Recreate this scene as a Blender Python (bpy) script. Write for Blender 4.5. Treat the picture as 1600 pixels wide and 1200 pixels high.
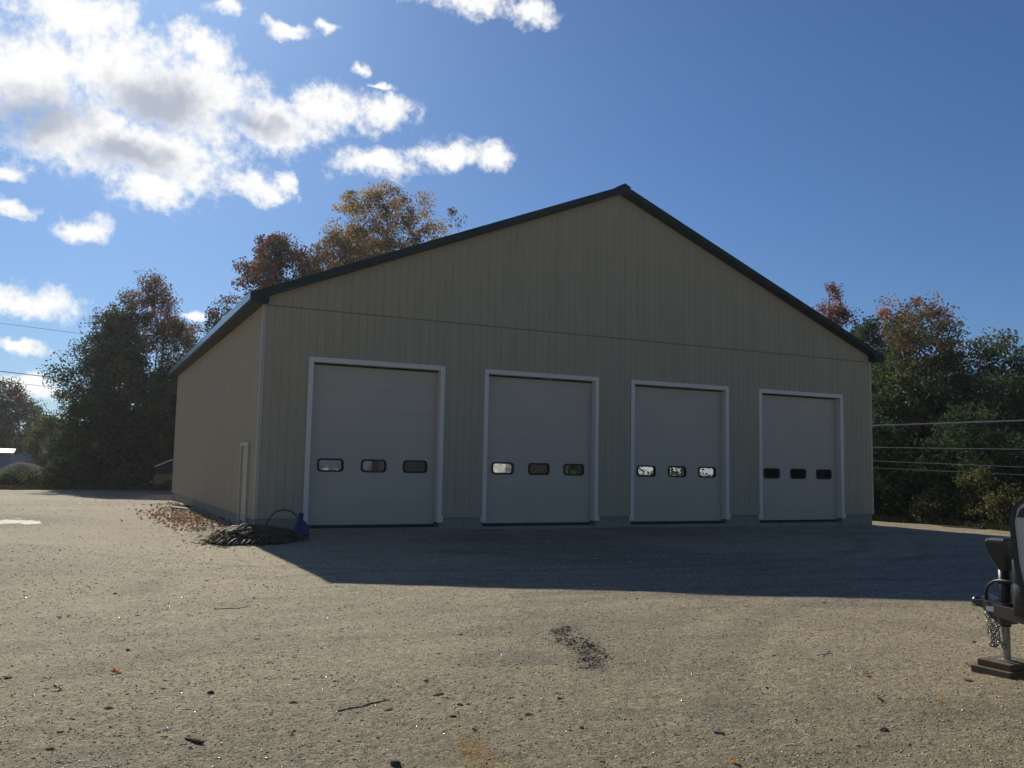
import bpy, bmesh, math, random
import numpy as np
from mathutils import Vector, Matrix

for o in list(bpy.data.objects): bpy.data.objects.remove(o)
SC = bpy.context.scene
COL = SC.collection
rng = np.random.default_rng(7)
random.seed(7)

# ------------------------------------------------------------------ camera
cd = bpy.data.cameras.new('camera'); cam = bpy.data.objects.new('camera', cd); COL.objects.link(cam)
cd.sensor_width = 36; cd.lens = 31.167; cd.clip_start = .1; cd.clip_end = 6000
CX = Vector((0.8986381, -0.4382885, 0.0187824)); CY = Vector((-0.0581976, -0.0766696, 0.9953566)); CF = Vector((0.4348133, 0.8955585, 0.0944056))
CAMP = Vector((-4.176, -23.679, 1.566))
cam.matrix_world = Matrix(((CX.x, CY.x, -CF.x, CAMP.x), (CX.y, CY.y, -CF.y, CAMP.y), (CX.z, CY.z, -CF.z, CAMP.z), (0, 0, 0, 1)))
SC.camera = cam

# ------------------------------------------------------------------ sun, sky, exposure
SUN_EL, SUN_AZ = 34.3, .3
sd = bpy.data.lights.new('sun', 'SUN'); sd.energy = 4.4; sd.angle = math.radians(.53); sd.color = (1, .95, .79)
sun = bpy.data.objects.new('sun', sd); COL.objects.link(sun)
e, a = math.radians(SUN_EL), math.radians(SUN_AZ)
sun.rotation_euler = Vector((math.sin(a)*math.cos(e), math.cos(a)*math.cos(e), math.sin(e))).to_track_quat('Z', 'Y').to_euler()
sun.location = (0, 60, 40)

W_ = bpy.data.worlds.new('World'); SC.world = W_; W_.use_nodes = True
nt = W_.node_tree; N = nt.nodes; Lk = nt.links; N.clear()
def wn(t, **k):
    n = N.new(t)
    for q, v in k.items(): setattr(n, q, v)
    return n
def setin(n, i, v):
    if isinstance(v, (int, float, tuple)): n.inputs[i].default_value = v
    else: Lk.new(v, n.inputs[i])
def wm(op, a_, b_=None, c_=None):
    n = wn('ShaderNodeMath', operation=op); setin(n, 0, a_)
    if b_ is not None: setin(n, 1, b_)
    if c_ is not None: setin(n, 2, c_)
    return n.outputs[0]
sky = wn('ShaderNodeTexSky', sky_type='NISHITA'); sky.sun_disc = False
sky.sun_elevation = e; sky.sun_rotation = a; sky.air_density = 1.0; sky.dust_density = .6; sky.ozone_density = 2.2; sky.altitude = 50
bg1 = wn('ShaderNodeBackground'); bg1.inputs[1].default_value = .071
hs = wn('ShaderNodeVectorMath', operation='MULTIPLY'); hs.inputs[1].default_value = (.44, .69, 1.04)      # the deep blue of dry autumn air
Lk.new(sky.outputs[0], hs.inputs[0]); Lk.new(hs.outputs[0], bg1.inputs[0])
tc = wn('ShaderNodeTexCoord'); sep = wn('ShaderNodeSeparateXYZ'); Lk.new(tc.outputs['Generated'], sep.inputs[0])
az = wm('MULTIPLY', wm('ARCTAN2', sep.outputs[0], sep.outputs[1]), 57.29578)
el = wm('MULTIPLY', wm('ARCSINE', sep.outputs[2]), 57.29578)
P0 = wn('ShaderNodeCombineXYZ'); Lk.new(az, P0.inputs[0]); Lk.new(el, P0.inputs[1])
def noise(vec, scale, detail, rough=.55, col=False):
    n = wn('ShaderNodeTexNoise'); n.inputs['Scale'].default_value = scale; n.inputs['Detail'].default_value = detail; n.inputs['Roughness'].default_value = rough
    Lk.new(vec, n.inputs['Vector']); return n.outputs['Color' if col else 'Fac']
def vmath(op, *v):
    n = wn('ShaderNodeVectorMath', operation=op)
    for i, x in enumerate(v): setin(n, i, x)
    return n
def warp(vec, scale, amp, det):
    c = noise(vec, scale, det, .55, True)
    return vmath('MULTIPLY_ADD', vmath('SUBTRACT', c, (.5, .5, .5)).outputs[0], (amp, amp, 0), vec).outputs[0]
P1 = warp(warp(P0.outputs[0], .22, 2.6, 3), .9, 1.1, 4)
CLOUDS = [(-4.07,21.42,5.16,3.09),(0.65,22.37,5.18,3.19),(5.08,21.7,5.46,2.97),(3.43,18.2,5.7,2.69),(-0.16,18.54,5.44,2.44),(3.18,16.14,2.97,1.46),(10.17,20.9,4.46,1.76),(13.76,21.82,3.32,1.4),(17.06,22.28,2.53,0.89),(-1.63,24.95,3.94,1.93),(5.7,24.1,2.33,1.38),(16.77,19.02,3.14,1.07),(21.36,19.85,3.4,1.0),(24.34,19.76,1.49,1.0),(9.17,17.03,1.97,0.91),(10.71,17.75,0.64,0.68),(-0.54,13.55,2.08,0.8),(-4.22,14.23,1.1,0.56),(-4.81,15.88,0.96,0.62),(22.38,28.74,3.9,0.97),(26.72,28.22,1.47,1.12),(6.51,26.75,1.1,0.54),(10.7,26.37,1.55,0.49),(13.05,26.71,0.83,0.35),(15.18,24.45,0.8,0.5),(16.8,23.56,1.1,0.3),(-2.73,8.68,2.72,0.87),(-4.51,9.14,1.59,0.92),(-3.69,6.17,1.93,0.54),(-2.92,3.97,2.11,0.73),(5.84,9.0,0.89,0.27),
          # the same broken cloud carries on to the left and round the sky behind
          (-14,22,8,4),(-24,15,7,2.2),(-38,26,9,4),(-60,18,8,2.4),(-95,24,9,3),(-130,14,10,2.4),(110,20,9,2.6),(150,30,10,4),(172,16,8,2.2)]
THICK = [(-3.42,19.18,4.4,2.3),(3.25,21.24,4.6,2.2),(1.82,17.78,4.4,1.5),(8.98,20.75,3.6,1.0),(-14,21.5,6,2.6),(-38,25.5,7,2.6),(150,29,8,2.4)]
def ell(vec, L):
    m = None
    for (ca, ce, ra, re) in L:
        n = vmath('MULTIPLY_ADD', vec, (1.12/ra, 1.12/re, 0), (-1.12*ca/ra, -1.12*ce/re, 0))
        ln = vmath('LENGTH', n.outputs[0]).outputs['Value']
        m = ln if m is None else wm('MINIMUM', m, ln)
    return m
dmin = ell(P1, CLOUDS)
n1 = noise(P0.outputs[0], .55, 10, .66); n2 = noise(P0.outputs[0], 1.7, 6, .6)
dens = wm('ADD', wm('SUBTRACT', 1.32, dmin), wm('ADD', wm('MULTIPLY', wm('SUBTRACT', n1, .5), 2.1), wm('MULTIPLY', wm('SUBTRACT', n2, .5), 1.0)))
def ss(v, lo, hi):
    n = wn('ShaderNodeMapRange', interpolation_type='SMOOTHSTEP'); setin(n, 0, v); n.inputs[1].default_value = lo; n.inputs[2].default_value = hi; return n.outputs[0]
alpha = ss(dens, -.02, 1.0)
tmin = ell(P1, THICK)
thick = ss(wm('ADD', wm('SUBTRACT', 1.0, tmin), wm('MULTIPLY', wm('SUBTRACT', n1, .5), 1.3)), -.05, .85)
mixc = wn('ShaderNodeMix', data_type='RGBA'); Lk.new(thick, mixc.inputs[0]); mixc.inputs[6].default_value = (1.0, 1.0, 1.0, 1); mixc.inputs[7].default_value = (.47, .51, .60, 1)
bg2 = wn('ShaderNodeBackground'); Lk.new(mixc.outputs[2], bg2.inputs[0]); bg2.inputs[1].default_value = .99
ms = wn('ShaderNodeMixShader'); Lk.new(alpha, ms.inputs[0]); Lk.new(bg1.outputs[0], ms.inputs[1]); Lk.new(bg2.outputs[0], ms.inputs[2])
wo = wn('ShaderNodeOutputWorld'); Lk.new(ms.outputs[0], wo.inputs[0])
try: W_.cycles.sampling_method = 'MANUAL'; W_.cycles.sample_map_resolution = 512
except Exception: pass
SC.render.engine = 'CYCLES'
SC.view_settings.view_transform = 'Standard'; SC.view_settings.look = 'None'; SC.view_settings.exposure = 0; SC.view_settings.gamma = 1
SC.cycles.transparent_max_bounces = 12

# ------------------------------------------------------------------ materials
def mat(name, base, rough=.6, spec=.4, metal=0, var=.12, vscale=3.0, bump=0, bscale=40, stretch=(1, 1, 1), rand=0, coat=0):
    m = bpy.data.materials.new(name); m.use_nodes = True; t = m.node_tree; b = t.nodes['Principled BSDF']
    b.inputs['Roughness'].default_value = rough; b.inputs['Specular IOR Level'].default_value = spec; b.inputs['Metallic'].default_value = metal; b.inputs['Coat Weight'].default_value = coat
    tcn = t.nodes.new('ShaderNodeTexCoord'); mp = t.nodes.new('ShaderNodeMapping'); mp.inputs['Scale'].default_value = stretch
    g = t.nodes.new('ShaderNodeNewGeometry'); t.links.new(g.outputs['Position'], mp.inputs['Vector'])
    n = t.nodes.new('ShaderNodeTexNoise'); n.inputs['Scale'].default_value = vscale; n.inputs['Detail'].default_value = 6; n.inputs['Roughness'].default_value = .6
    t.links.new(mp.outputs[0], n.inputs['Vector'])
    r = t.nodes.new('ShaderNodeMapRange'); r.inputs[1].default_value = .25; r.inputs[2].default_value = .75; r.inputs[3].default_value = 1-var; r.inputs[4].default_value = 1+var
    t.links.new(n.outputs['Fac'], r.inputs[0])
    val = r.outputs[0]
    if rand:
        oi = t.nodes.new('ShaderNodeObjectInfo'); rr = t.nodes.new('ShaderNodeMapRange'); rr.inputs[3].default_value = 1-rand; rr.inputs[4].default_value = 1+rand
        t.links.new(oi.outputs['Random'], rr.inputs[0]); mu = t.nodes.new('ShaderNodeMath'); mu.operation = 'MULTIPLY'
        t.links.new(val, mu.inputs[0]); t.links.new(rr.outputs[0], mu.inputs[1]); val = mu.outputs[0]
    v = t.nodes.new('ShaderNodeVectorMath'); v.operation = 'SCALE'; v.inputs[0].default_value = base; t.links.new(val, v.inputs['Scale'])
    t.links.new(v.outputs[0], b.inputs['Base Color'])
    if bump:
        nb = t.nodes.new('ShaderNodeTexNoise'); nb.inputs['Scale'].default_value = bscale; nb.inputs['Detail'].default_value = 4
        t.links.new(mp.outputs[0], nb.inputs['Vector'])
        bp = t.nodes.new('ShaderNodeBump'); bp.inputs['Strength'].default_value = bump; bp.inputs['Distance'].default_value = .02
        t.links.new(nb.outputs['Fac'], bp.inputs['Height']); t.links.new(bp.outputs[0], b.inputs['Normal'])
    return m
M = {}
M['siding'] = mat('tan_siding', (.445, .37, .235), .75, .08, var=.06, vscale=1.2, bump=.12, bscale=3, stretch=(3, 3, .35), rand=.02)
M['wallback'] = mat('tan_wall', (.40, .34, .24), .6)
M['trim'] = mat('white_trim', (.78, .68, .545), .4, .4, var=.04)
M['door'] = mat('grey_white_door', (.54, .445, .315), .4, .4, var=.05, vscale=.8, bump=.05, bscale=60)
M['casing'] = mat('door_casing_paint', (.52, .46, .345), .5, .3, var=.05)
M['rubber'] = mat('black_rubber', (.012, .012, .013), .55, .4)
M['concrete'] = mat('concrete', (.31, .27, .195), .85, .2, var=.22, vscale=5, bump=.25, bscale=30)
M['roof'] = mat('dark_green_metal', (.018, .035, .036), .32, .5, var=.08)
M['fascia'] = mat('green_fascia_metal', (.011, .031, .027), .55, .2, var=.06)
M['fascia_sky_lit'] = mat('green_gloss_sky_lit', (.045, .085, .085), .22, .4, var=.06, coat=.2)  # eave fascia, same paint: base colour lightened for the sky it reflects
M['soffit'] = mat('dark_soffit', (.03, .042, .042), .6, .3)
M['cap'] = mat('ridge_metal', (.05, .08, .08), .22, .7)
M['floor'] = mat('shop_floor', (.25, .25, .24), .6)
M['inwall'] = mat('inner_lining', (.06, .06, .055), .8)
M['black'] = mat('black_plastic', (.018, .019, .02), .42, .5, var=.1)
M['blackmetal'] = mat('black_steel', (.02, .021, .024), .28, .6, var=.15)
M['grey_plastic'] = mat('grey_plastic', (.038, .046, .044), .5, .4)
M['galv'] = mat('galvanised_steel', (.36, .35, .32), .42, .5, metal=.55, var=.2, vscale=12)
M['chain'] = mat('chain_steel', (.30, .30, .29), .35, .6, metal=.8)
M['wood'] = mat('weathered_wood', (.15, .115, .075), .85, .2, var=.3, vscale=8, bump=.4, bscale=30, stretch=(1, 8, 8))
M['board'] = mat('pale_board', (.55, .50, .42), .8, .2, var=.2, vscale=6)
M['cream'] = mat('cream_fibreglass', (.55, .52, .45), .3, .5, var=.04)
M['bluetarp'] = mat('blue_tarp', (.007, .018, .10), .4, .5, var=.25, vscale=14, bump=.5, bscale=14)
M['hose'] = mat('dark_blue_hose', (.012, .018, .035), .4, .5)
M['bark'] = mat('bark', (.085, .066, .05), .9, .15, var=.35, vscale=6, bump=.6, bscale=25)
M['wire'] = mat('grey_cable', (.42, .42, .40), .4, .5)
M['wiredark'] = mat('dark_cable', (.03, .03, .035), .5, .4)
M['farwall'] = mat('pale_blue_wall', (.27, .30, .35), .7)
M['farroof'] = mat('pale_metal_roof', (.45, .46, .48), .5, .3)
M['pile'] = mat('gravel_mound', (.10, .088, .07), .95, .05, var=.35, vscale=3, bump=.8, bscale=12)
M['carpaint'] = mat('dark_car_paint', (.012, .011, .012), .28, .5, coat=.6)
M['car_roof_glint'] = mat('painted_roof_glint', (.6, .6, .6), .2, .7, metal=.6)  # pale metallic colour painted in for the sun glint on the dark vehicle
M['tyre'] = mat('tyre_rubber', (.02, .02, .02), .8)
M['label'] = mat('white_sticker', (.75, .74, .70), .5)
M['sheet'] = None

def colmat(name, rough=.7, spec=.3, trans=0, speck=None):
    m = bpy.data.materials.new(name); m.use_nodes = True; t = m.node_tree; b = t.nodes['Principled BSDF']
    at = t.nodes.new('ShaderNodeAttribute'); at.attribute_name = 'Col'
    t.links.new(at.outputs['Color'], b.inputs['Base Color']); b.inputs['Roughness'].default_value = rough; b.inputs['Specular IOR Level'].default_value = spec
    if trans:
        tr = t.nodes.new('ShaderNodeBsdfTranslucent'); mx = t.nodes.new('ShaderNodeMixShader'); mx.inputs[0].default_value = trans
        t.links.new(at.outputs['Color'], tr.inputs['Color']); t.links.new(b.outputs[0], mx.inputs[1]); t.links.new(tr.outputs[0], mx.inputs[2])
        t.links.new(mx.outputs[0], t.nodes['Material Output'].inputs['Surface'])
    return m
M['leaf'] = colmat('leaf', .75, .12, .45)
M['stone'] = colmat('stone', .85, .1)
M['straw'] = colmat('straw', .6, .3, .2)

def glass(name):
    m = bpy.data.materials.new(name); m.use_nodes = True; t = m.node_tree; t.nodes.clear()
    o = t.nodes.new('ShaderNodeOutputMaterial'); tr = t.nodes.new('ShaderNodeBsdfTransparent'); tr.inputs[0].default_value = (.92, .93, .92, 1)
    gl = t.nodes.new('ShaderNodeBsdfGlossy'); gl.inputs['Roughness'].default_value = .03
    fr = t.nodes.new('ShaderNodeFresnel'); fr.inputs[0].default_value = 1.5; mx = t.nodes.new('ShaderNodeMixShader')
    t.links.new(fr.outputs[0], mx.inputs[0]); t.links.new(tr.outputs[0], mx.inputs[1]); t.links.new(gl.outputs[0], mx.inputs[2]); t.links.new(mx.outputs[0], o.inputs[0])
    return m
M['glass'] = glass('window_acrylic')
def sheetmat():
    m = bpy.data.materials.new('translucent_sheet'); m.use_nodes = True; t = m.node_tree; t.nodes.clear()
    o = t.nodes.new('ShaderNodeOutputMaterial'); a1 = t.nodes.new('ShaderNodeBsdfTranslucent'); a2 = t.nodes.new('ShaderNodeBsdfDiffuse'); mx = t.nodes.new('ShaderNodeMixShader'); mx.inputs[0].default_value = .12
    g = t.nodes.new('ShaderNodeNewGeometry'); n = t.nodes.new('ShaderNodeTexNoise'); n.inputs['Scale'].default_value = 2.5; n.inputs['Detail'].default_value = 5
    r = t.nodes.new('ShaderNodeValToRGB'); r.color_ramp.elements[0].position = .3; r.color_ramp.elements[0].color = (.55, .55, .55, 1); r.color_ramp.elements[1].position = .65; r.color_ramp.elements[1].color = (.95, .95, .93, 1)
    t.links.new(g.outputs['Position'], n.inputs['Vector']); t.links.new(n.outputs['Fac'], r.inputs[0]); t.links.new(r.outputs[0], a1.inputs[0]); t.links.new(r.outputs[0], a2.inputs[0])
    t.links.new(a1.outputs[0], mx.inputs[1]); t.links.new(a2.outputs[0], mx.inputs[2]); t.links.new(mx.outputs[0], o.inputs[0])
    return m
M['sheet'] = sheetmat()
def watermat():
    m = mat('puddle_water', (.12, .10, .075), .55, .12, var=.3, bump=.6, bscale=9)
    return m
M['water'] = watermat()

# ------------------------------------------------------------------ helpers
class MB:
    def __init__(s): s.v = []; s.f = []
    def box(s, x0, x1, y0, y1, z0, z1):
        i = len(s.v); s.v += [(x0,y0,z0),(x1,y0,z0),(x1,y1,z0),(x0,y1,z0),(x0,y0,z1),(x1,y0,z1),(x1,y1,z1),(x0,y1,z1)]
        s.f += [(i,i+3,i+2,i+1),(i+4,i+5,i+6,i+7),(i,i+1,i+5,i+4),(i+1,i+2,i+6,i+5),(i+2,i+3,i+7,i+6),(i+3,i,i+4,i+7)]; return s
    def loft(s, rings, close=True, caps=True):
        n = len(rings[0]); i = len(s.v)
        for r in rings: s.v += [tuple(p) for p in r]
        for k in range(len(rings)-1):
            for j in range(n if close else n-1):
                q = (j+1) % n
                s.f.append((i+k*n+j, i+k*n+q, i+(k+1)*n+q, i+(k+1)*n+j))
        if caps and close:
            s.f.append(tuple(i+j for j in reversed(range(n)))); s.f.append(tuple(i+(len(rings)-1)*n+j for j in range(n)))
        return s
    def prism(s, poly, d):   # poly: list of 3d points, extruded by vector d
        return s.loft([poly, [(p[0]+d[0], p[1]+d[1], p[2]+d[2]) for p in poly]])
    def tube(s, pts, rad, n=6, caps=True):
        rings = []; pts = [Vector(p) for p in pts]; m = len(pts)
        if not hasattr(rad, '__len__'): rad = [rad]*m
        up = Vector((0, 0, 1)); prev = None
        for k in range(m):
            t = (pts[min(k+1, m-1)]-pts[max(k-1, 0)]).normalized()
            if prev is None:
                u = t.orthogonal().normalized()
            else:
                u = (prev-t*prev.dot(t)); u = u.normalized() if u.length > 1e-6 else t.orthogonal().normalized()
            prev = u; w = t.cross(u)
            rings.append([pts[k]+(u*math.cos(2*math.pi*j/n)+w*math.sin(2*math.pi*j/n))*rad[k] for j in range(n)])
        return s.loft(rings, True, caps)
    def build(s, name, m, parent=None, smooth=False, bevel=0, loc=None):
        me = bpy.data.meshes.new(name); me.from_pydata([tuple(p) for p in s.v], [], s.f); me.validate()
        bm = bmesh.new(); bm.from_mesh(me); bmesh.ops.recalc_face_normals(bm, faces=bm.faces); bm.to_mesh(me); bm.free()
        return link(name, me, m, parent, smooth, bevel)
def link(name, me, m, parent=None, smooth=False, bevel=0):
    o = bpy.data.objects.new(name, me); COL.objects.link(o)
    if m:
        for mm in (m if isinstance(m, list) else [m]): me.materials.append(mm)
    if smooth: me.polygons.foreach_set('use_smooth', [True]*len(me.polygons))
    if parent: o.parent = parent
    if bevel:
        b = o.modifiers.new('bevel', 'BEVEL'); b.width = bevel; b.segments = 2; b.limit_method = 'ANGLE'; b.angle_limit = .6
    return o
def thing(name, label, cat, loc=(0, 0, 0), group=None):
    o = bpy.data.objects.new(name, None); COL.objects.link(o); o.location = loc; o.empty_display_size = .2
    return tag(o, label, cat, group)
def tag(o, label=None, cat=None, group=None, kind=None):
    if label: o['label'] = label
    if cat: o['category'] = cat
    if group: o['group'] = group
    if kind: o['kind'] = kind
    return o
def npmesh(name, verts, faces, cols=None):
    verts = np.asarray(verts, np.float32); faces = np.asarray(faces, np.int32); k = faces.shape[1]
    me = bpy.data.meshes.new(name); me.vertices.add(len(verts)); me.vertices.foreach_set('co', verts.ravel())
    me.loops.add(faces.size); me.loops.foreach_set('vertex_index', faces.ravel())
    me.polygons.add(len(faces)); me.polygons.foreach_set('loop_start', np.arange(0, faces.size, k, dtype=np.int32))
    me.update(calc_edges=True)
    if cols is not None:
        at = me.attributes.new('Col', 'FLOAT_COLOR', 'POINT'); c = np.ones((len(verts), 4), np.float32); c[:, :3] = cols; at.data.foreach_set('color', c.ravel())
    return me
def hsh(ix, iy, s):
    h = (ix.astype(np.int64)*374761393 + iy.astype(np.int64)*668265263 + s*974711) & 0xffffffff
    h = ((h ^ (h >> 13))*1274126177) & 0xffffffff
    return ((h ^ (h >> 16)) & 0xffffff)/16777215.
def vnoise(x, y, s=0):
    ix, iy = np.floor(x), np.floor(y); fx, fy = x-ix, y-iy; fx = fx*fx*(3-2*fx); fy = fy*fy*(3-2*fy)
    return (hsh(ix, iy, s)*(1-fx)+hsh(ix+1, iy, s)*fx)*(1-fy)+(hsh(ix, iy+1, s)*(1-fx)+hsh(ix+1, iy+1, s)*fx)*fy-.5
def fbm(x, y, o=4, s=0):
    r = 0; a_ = 1.
    for k in range(o): r = r+a_*vnoise(x*2**k+k*17.3, y*2**k-k*9.1, s+k); a_ *= .5
    return r
def sstep(v, lo, hi):
    t = np.clip((v-lo)/(hi-lo), 0, 1); return t*t*(3-2*t)

# ------------------------------------------------------------------ building dimensions (metres; front wall on y = 0)
BW, BD = 22.13, 22.47
RIDGE, EAVE = 10.66, 6.0
OH = .3; OX = .39
SL = (RIDGE-EAVE)/(BW/2+OX)
ZF, ZS = .147, 5.72
DW = 3.92; DU = [1.24, 6.414, 11.533, 16.764]; DH = 4.45
ROOF_T = .195

# ------------------------------------------------------------------ ground
def gh(x, y):
    x = np.asarray(x, float); y = np.asarray(y, float)
    z = np.full(np.broadcast(x, y).shape, -.30)
    z = z+.035*fbm(x*.25, y*.25, 3, 3)
    # fill raked up to the door sills and the corner
    front = np.clip(1-np.abs(y+.2)/2.6, 0, 1)**1.5*sstep(x, -3.2, 0)*(1-sstep(x, 19, 23))
    z = z+front*(.15-.006*np.clip(x, 0, 22))
    # spoil banked along the left wall
    z = z+.12*np.exp(-((x+.5)/1.1)**2)*sstep(y, -2, 1)*(1-sstep(y, 14, 24))
    # ground falls away behind the right-hand edge of the yard
    z = z-1.6*sstep(x, 25.2, 30)*sstep(y, -14, -6)
    z = z-1.2*sstep(y, 110, 200)
    r = np.hypot(x+4.176, y+23.68)
    lot = (1-sstep(y, 36, 44))
    z = z+lot*(.016*fbm(x*1.3, y*1.3, 3, 11)+.009*fbm(x*4.5, y*4.5, 3, 21)*(1-sstep(r, 8, 18))+.008*fbm(x*16, y*16, 2, 31)*(1-sstep(r, 6, 12)))
    # shallow wheel ruts
    for (px, amp, per) in ((-1.6, .02, .0), (.1, .02, .0)):
        d = np.abs(x-(px-.12*(y+10)+.8*np.sin(y*.16)))
        z = z-amp*np.exp(-(d/.22)**2)*lot
    # loose dark earth
    z = z+.04*np.exp(-((x-.72-.42*(y+15.3))/.2)**2)*np.exp(-((y+15.3)/.85)**2)*(1+1.5*fbm(x*9, y*9, 2, 41))
    # puddle hollow
    z = z-.05*np.exp(-((x+5.9)/1.2)**2-((y-7.6)/1.9)**2)+.03*fbm(x*1.9, y*1.1, 3, 91)*np.exp(-((x+5.9)/2)**2-((y-7.6)/3)**2)
    return z
def gz(x, y): return float(gh(np.array([x]), np.array([y]))[0])
th0 = math.atan2(CF.x, CF.y)
fine = np.radians(np.linspace(-37, 37, 430)); coarse = np.radians(np.concatenate([np.arange(41, 320, 5)]))
TH = th0+np.concatenate([fine, coarse]); nT = len(TH)
R_ = np.concatenate([[.3, 1, 2, 3], np.geomspace(3.6, 24, 420), np.geomspace(24.5, 110, 130), np.geomspace(120, 1800, 20)]); nR = len(R_)
rr, tt = np.meshgrid(R_, TH, indexing='ij')
gx = CAMP.x+rr*np.sin(tt); gy = CAMP.y+rr*np.cos(tt); gzv = gh(gx, gy)
idx = np.arange(nR*nT).reshape(nR, nT); nx = np.roll(idx, -1, 1)
F_ = np.stack([idx[:-1], nx[:-1], nx[1:], idx[1:]], -1).reshape(-1, 4)[:, ::-1]
def ground_colour(x, y):
    n = fbm(x*.16, y*.16, 4, 51); n2 = fbm(x*.9, y*.9, 4, 61); n3 = fbm(x*.5, y*2.2, 3, 71)
    c = np.empty(x.shape+(3,)); tan = np.array((.358, .282, .180)); grey = np.array((.222, .184, .122)); brown = np.array((.22, .165, .11))
    t = sstep(n+.45*n2, -.55, .35)[..., None]; c[:] = grey*(1-t)+tan*t
    def blend(mask, col): c[:] = c*(1-mask[..., None])+np.array(col)*mask[..., None]
    blend(.7*sstep(n3+.3*n2, .2, .65), (.17, .145, .105))
    near = np.exp(-((x+3)/8)**2-((y+19.5)/4.5)**2); blend(.85*near, (.20, .168, .106))          # greyer crushed stone by the camera
    blend(.75*np.exp(-((x+1.4)/2.0)**2)*sstep(y, -3, 2)*(1-sstep(y, 18, 30))*sstep(n2, -.5, .3), (.26, .17, .105))   # red-brown earth along left wall
    d = np.abs(x-.72-.42*(y+15.3)+.12*np.sin((y+15.3)*3.2)-.16*n2)/.20; blend(.92*np.exp(-d**4)*np.exp(-((y+15.3)/1.12)**6)*sstep(n2+.5*fbm(x*7, y*7, 2, 77), -.5, .1), (.08, .066, .046))
    s = (x+1.72)*.21-(y+18.1)*-.98; u = (x+1.72)*.98+(y+18.1)*-.0
    blend(np.exp(-((x+1.70-.2*(y+18.1))/.13)**2-((y+18.15)/.40)**2)*sstep(n2, -.9, .0), (.21, .115, .03))          # rusty clay streak
    for (ax, ay, bx, by, w) in ((3.2, -5.2, 8, -6.6, .5), (12, -9.5, 16, -9, .4), (-3.3, -9.8, -2.7, -7.2, .35), (-4.2, -14.8, -2.2, -13.9, .3), (2, -11.6, 7, -13.6, .22)):
        L2 = (bx-ax)**2+(by-ay)**2; q = np.clip(((x-ax)*(bx-ax)+(y-ay)*(by-ay))/L2, 0, 1); dd = np.hypot(x-ax-q*(bx-ax), y-ay-q*(by-ay))
        blend(.62*np.exp(-(dd/w)**2)*sstep(n2, -.6, .3), (.13, .11, .08))
    blend(.6*sstep(-x+.1*y, .5, 4)*(1-sstep(y, 34, 38))*sstep(n2+.5*n, -.6, .5), (.27, .205, .13))
    # tyre tracks: packed lanes curving in from the road towards the doors
    for (cx_, cy_, r0_, a0_, a1_) in ((10, -24, 11.2, 95, 150), (2, -34, 21.5, 50, 130), (2, -34, 23.1, 50, 130), (6.5, 3, 12.4, 200, 330), (6.5, 3, 14.0, 205, 325)):
        an = (np.degrees(np.arctan2(y-cy_, x-cx_))+360) % 360; lo, hi = a0_ % 360, a1_ % 360
        inn = ((an >= lo) & (an <= hi)) if lo < hi else ((an >= lo) | (an <= hi))
        dd = np.abs(np.hypot(x-cx_, y-cy_)-r0_-.25*n); blend(.42*np.exp(-(dd/.24)**4)*inn*sstep(n2+.6*n, -.3, .4), (.175, .145, .10)); blend(.15*np.exp(-((dd-.42)/.13)**2)*inn, (.46, .385, .265))
    blend(.8*np.exp(-((x+5.9)/1.7)**2-((y-7.6)/2.8)**2), (.12, .10, .075))                   # wet rim of the puddle
    off = np.maximum(sstep(y+2*n, 37.5+.25*x*0, 41)*(1-sstep(np.abs(x+40), 26, 30)*0), sstep(x, 25.3, 26.6)*sstep(y, -14, -6))
    off = off*(1-.9*sstep(-x, 9.0, 9.6)*sstep(y, 30, 40)*(1-sstep(y, 60, 66)))
    g_ = np.array((.075, .075, .035))*(.8+.6*n2[..., None]); c[:] = c*(1-off[..., None])+g_*off[..., None]
    ed = np.exp(-((y-38.6)/1.1)**2)*(x < 1); blend(.7*ed, (.14, .085, .05))
    return np.clip(c, .01, 1)
gc = ground_colour(gx, gy)
gm = bpy.data.materials.new('gravel_ground'); gm.use_nodes = True; t = gm.node_tree; b = t.nodes['Principled BSDF']
at = t.nodes.new('ShaderNodeAttribute'); at.attribute_name = 'Col'; geo = t.nodes.new('ShaderNodeNewGeometry')
def gn(kind, scale, det=4, rough=.65):
    n = t.nodes.new(kind); n.inputs['Scale'].default_value = scale
    if kind == 'ShaderNodeTexNoise': n.inputs['Detail'].default_value = det; n.inputs['Roughness'].default_value = rough
    t.links.new(geo.outputs['Position'], n.inputs['Vector']); return n
v1 = gn('ShaderNodeTexVoronoi', 55); v2 = gn('ShaderNodeTexVoronoi', 20); no1 = gn('ShaderNodeTexNoise', 9, 8, .75); no2 = gn('ShaderNodeTexNoise', 90, 4, .8); v3 = gn('ShaderNodeTexVoronoi', 130)
def mr(v, a0, a1, b0, b1):
    n = t.nodes.new('ShaderNodeMapRange'); t.links.new(v, n.inputs[0]); n.inputs[1].default_value = a0; n.inputs[2].default_value = a1; n.inputs[3].default_value = b0; n.inputs[4].default_value = b1; return n.outputs[0]
def mm(op, a_, b_):
    n = t.nodes.new('ShaderNodeMath'); n.operation = op
    for i, q in enumerate((a_, b_)):
        if isinstance(q, (int, float)): n.inputs[i].default_value = q
        else: t.links.new(q, n.inputs[i])
    return n.outputs[0]
sepc = t.nodes.new('ShaderNodeSeparateColor'); t.links.new(v1.outputs['Color'], sepc.inputs[0])
sepc2 = t.nodes.new('ShaderNodeSeparateColor'); t.links.new(v2.outputs['Color'], sepc2.inputs[0])
sepc3 = t.nodes.new('ShaderNodeSeparateColor'); t.links.new(v3.outputs['Color'], sepc3.inputs[0])
val = mm('MULTIPLY', mr(sepc3.outputs[0], 0, 1, .66, 1.34), 1.0)
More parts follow.
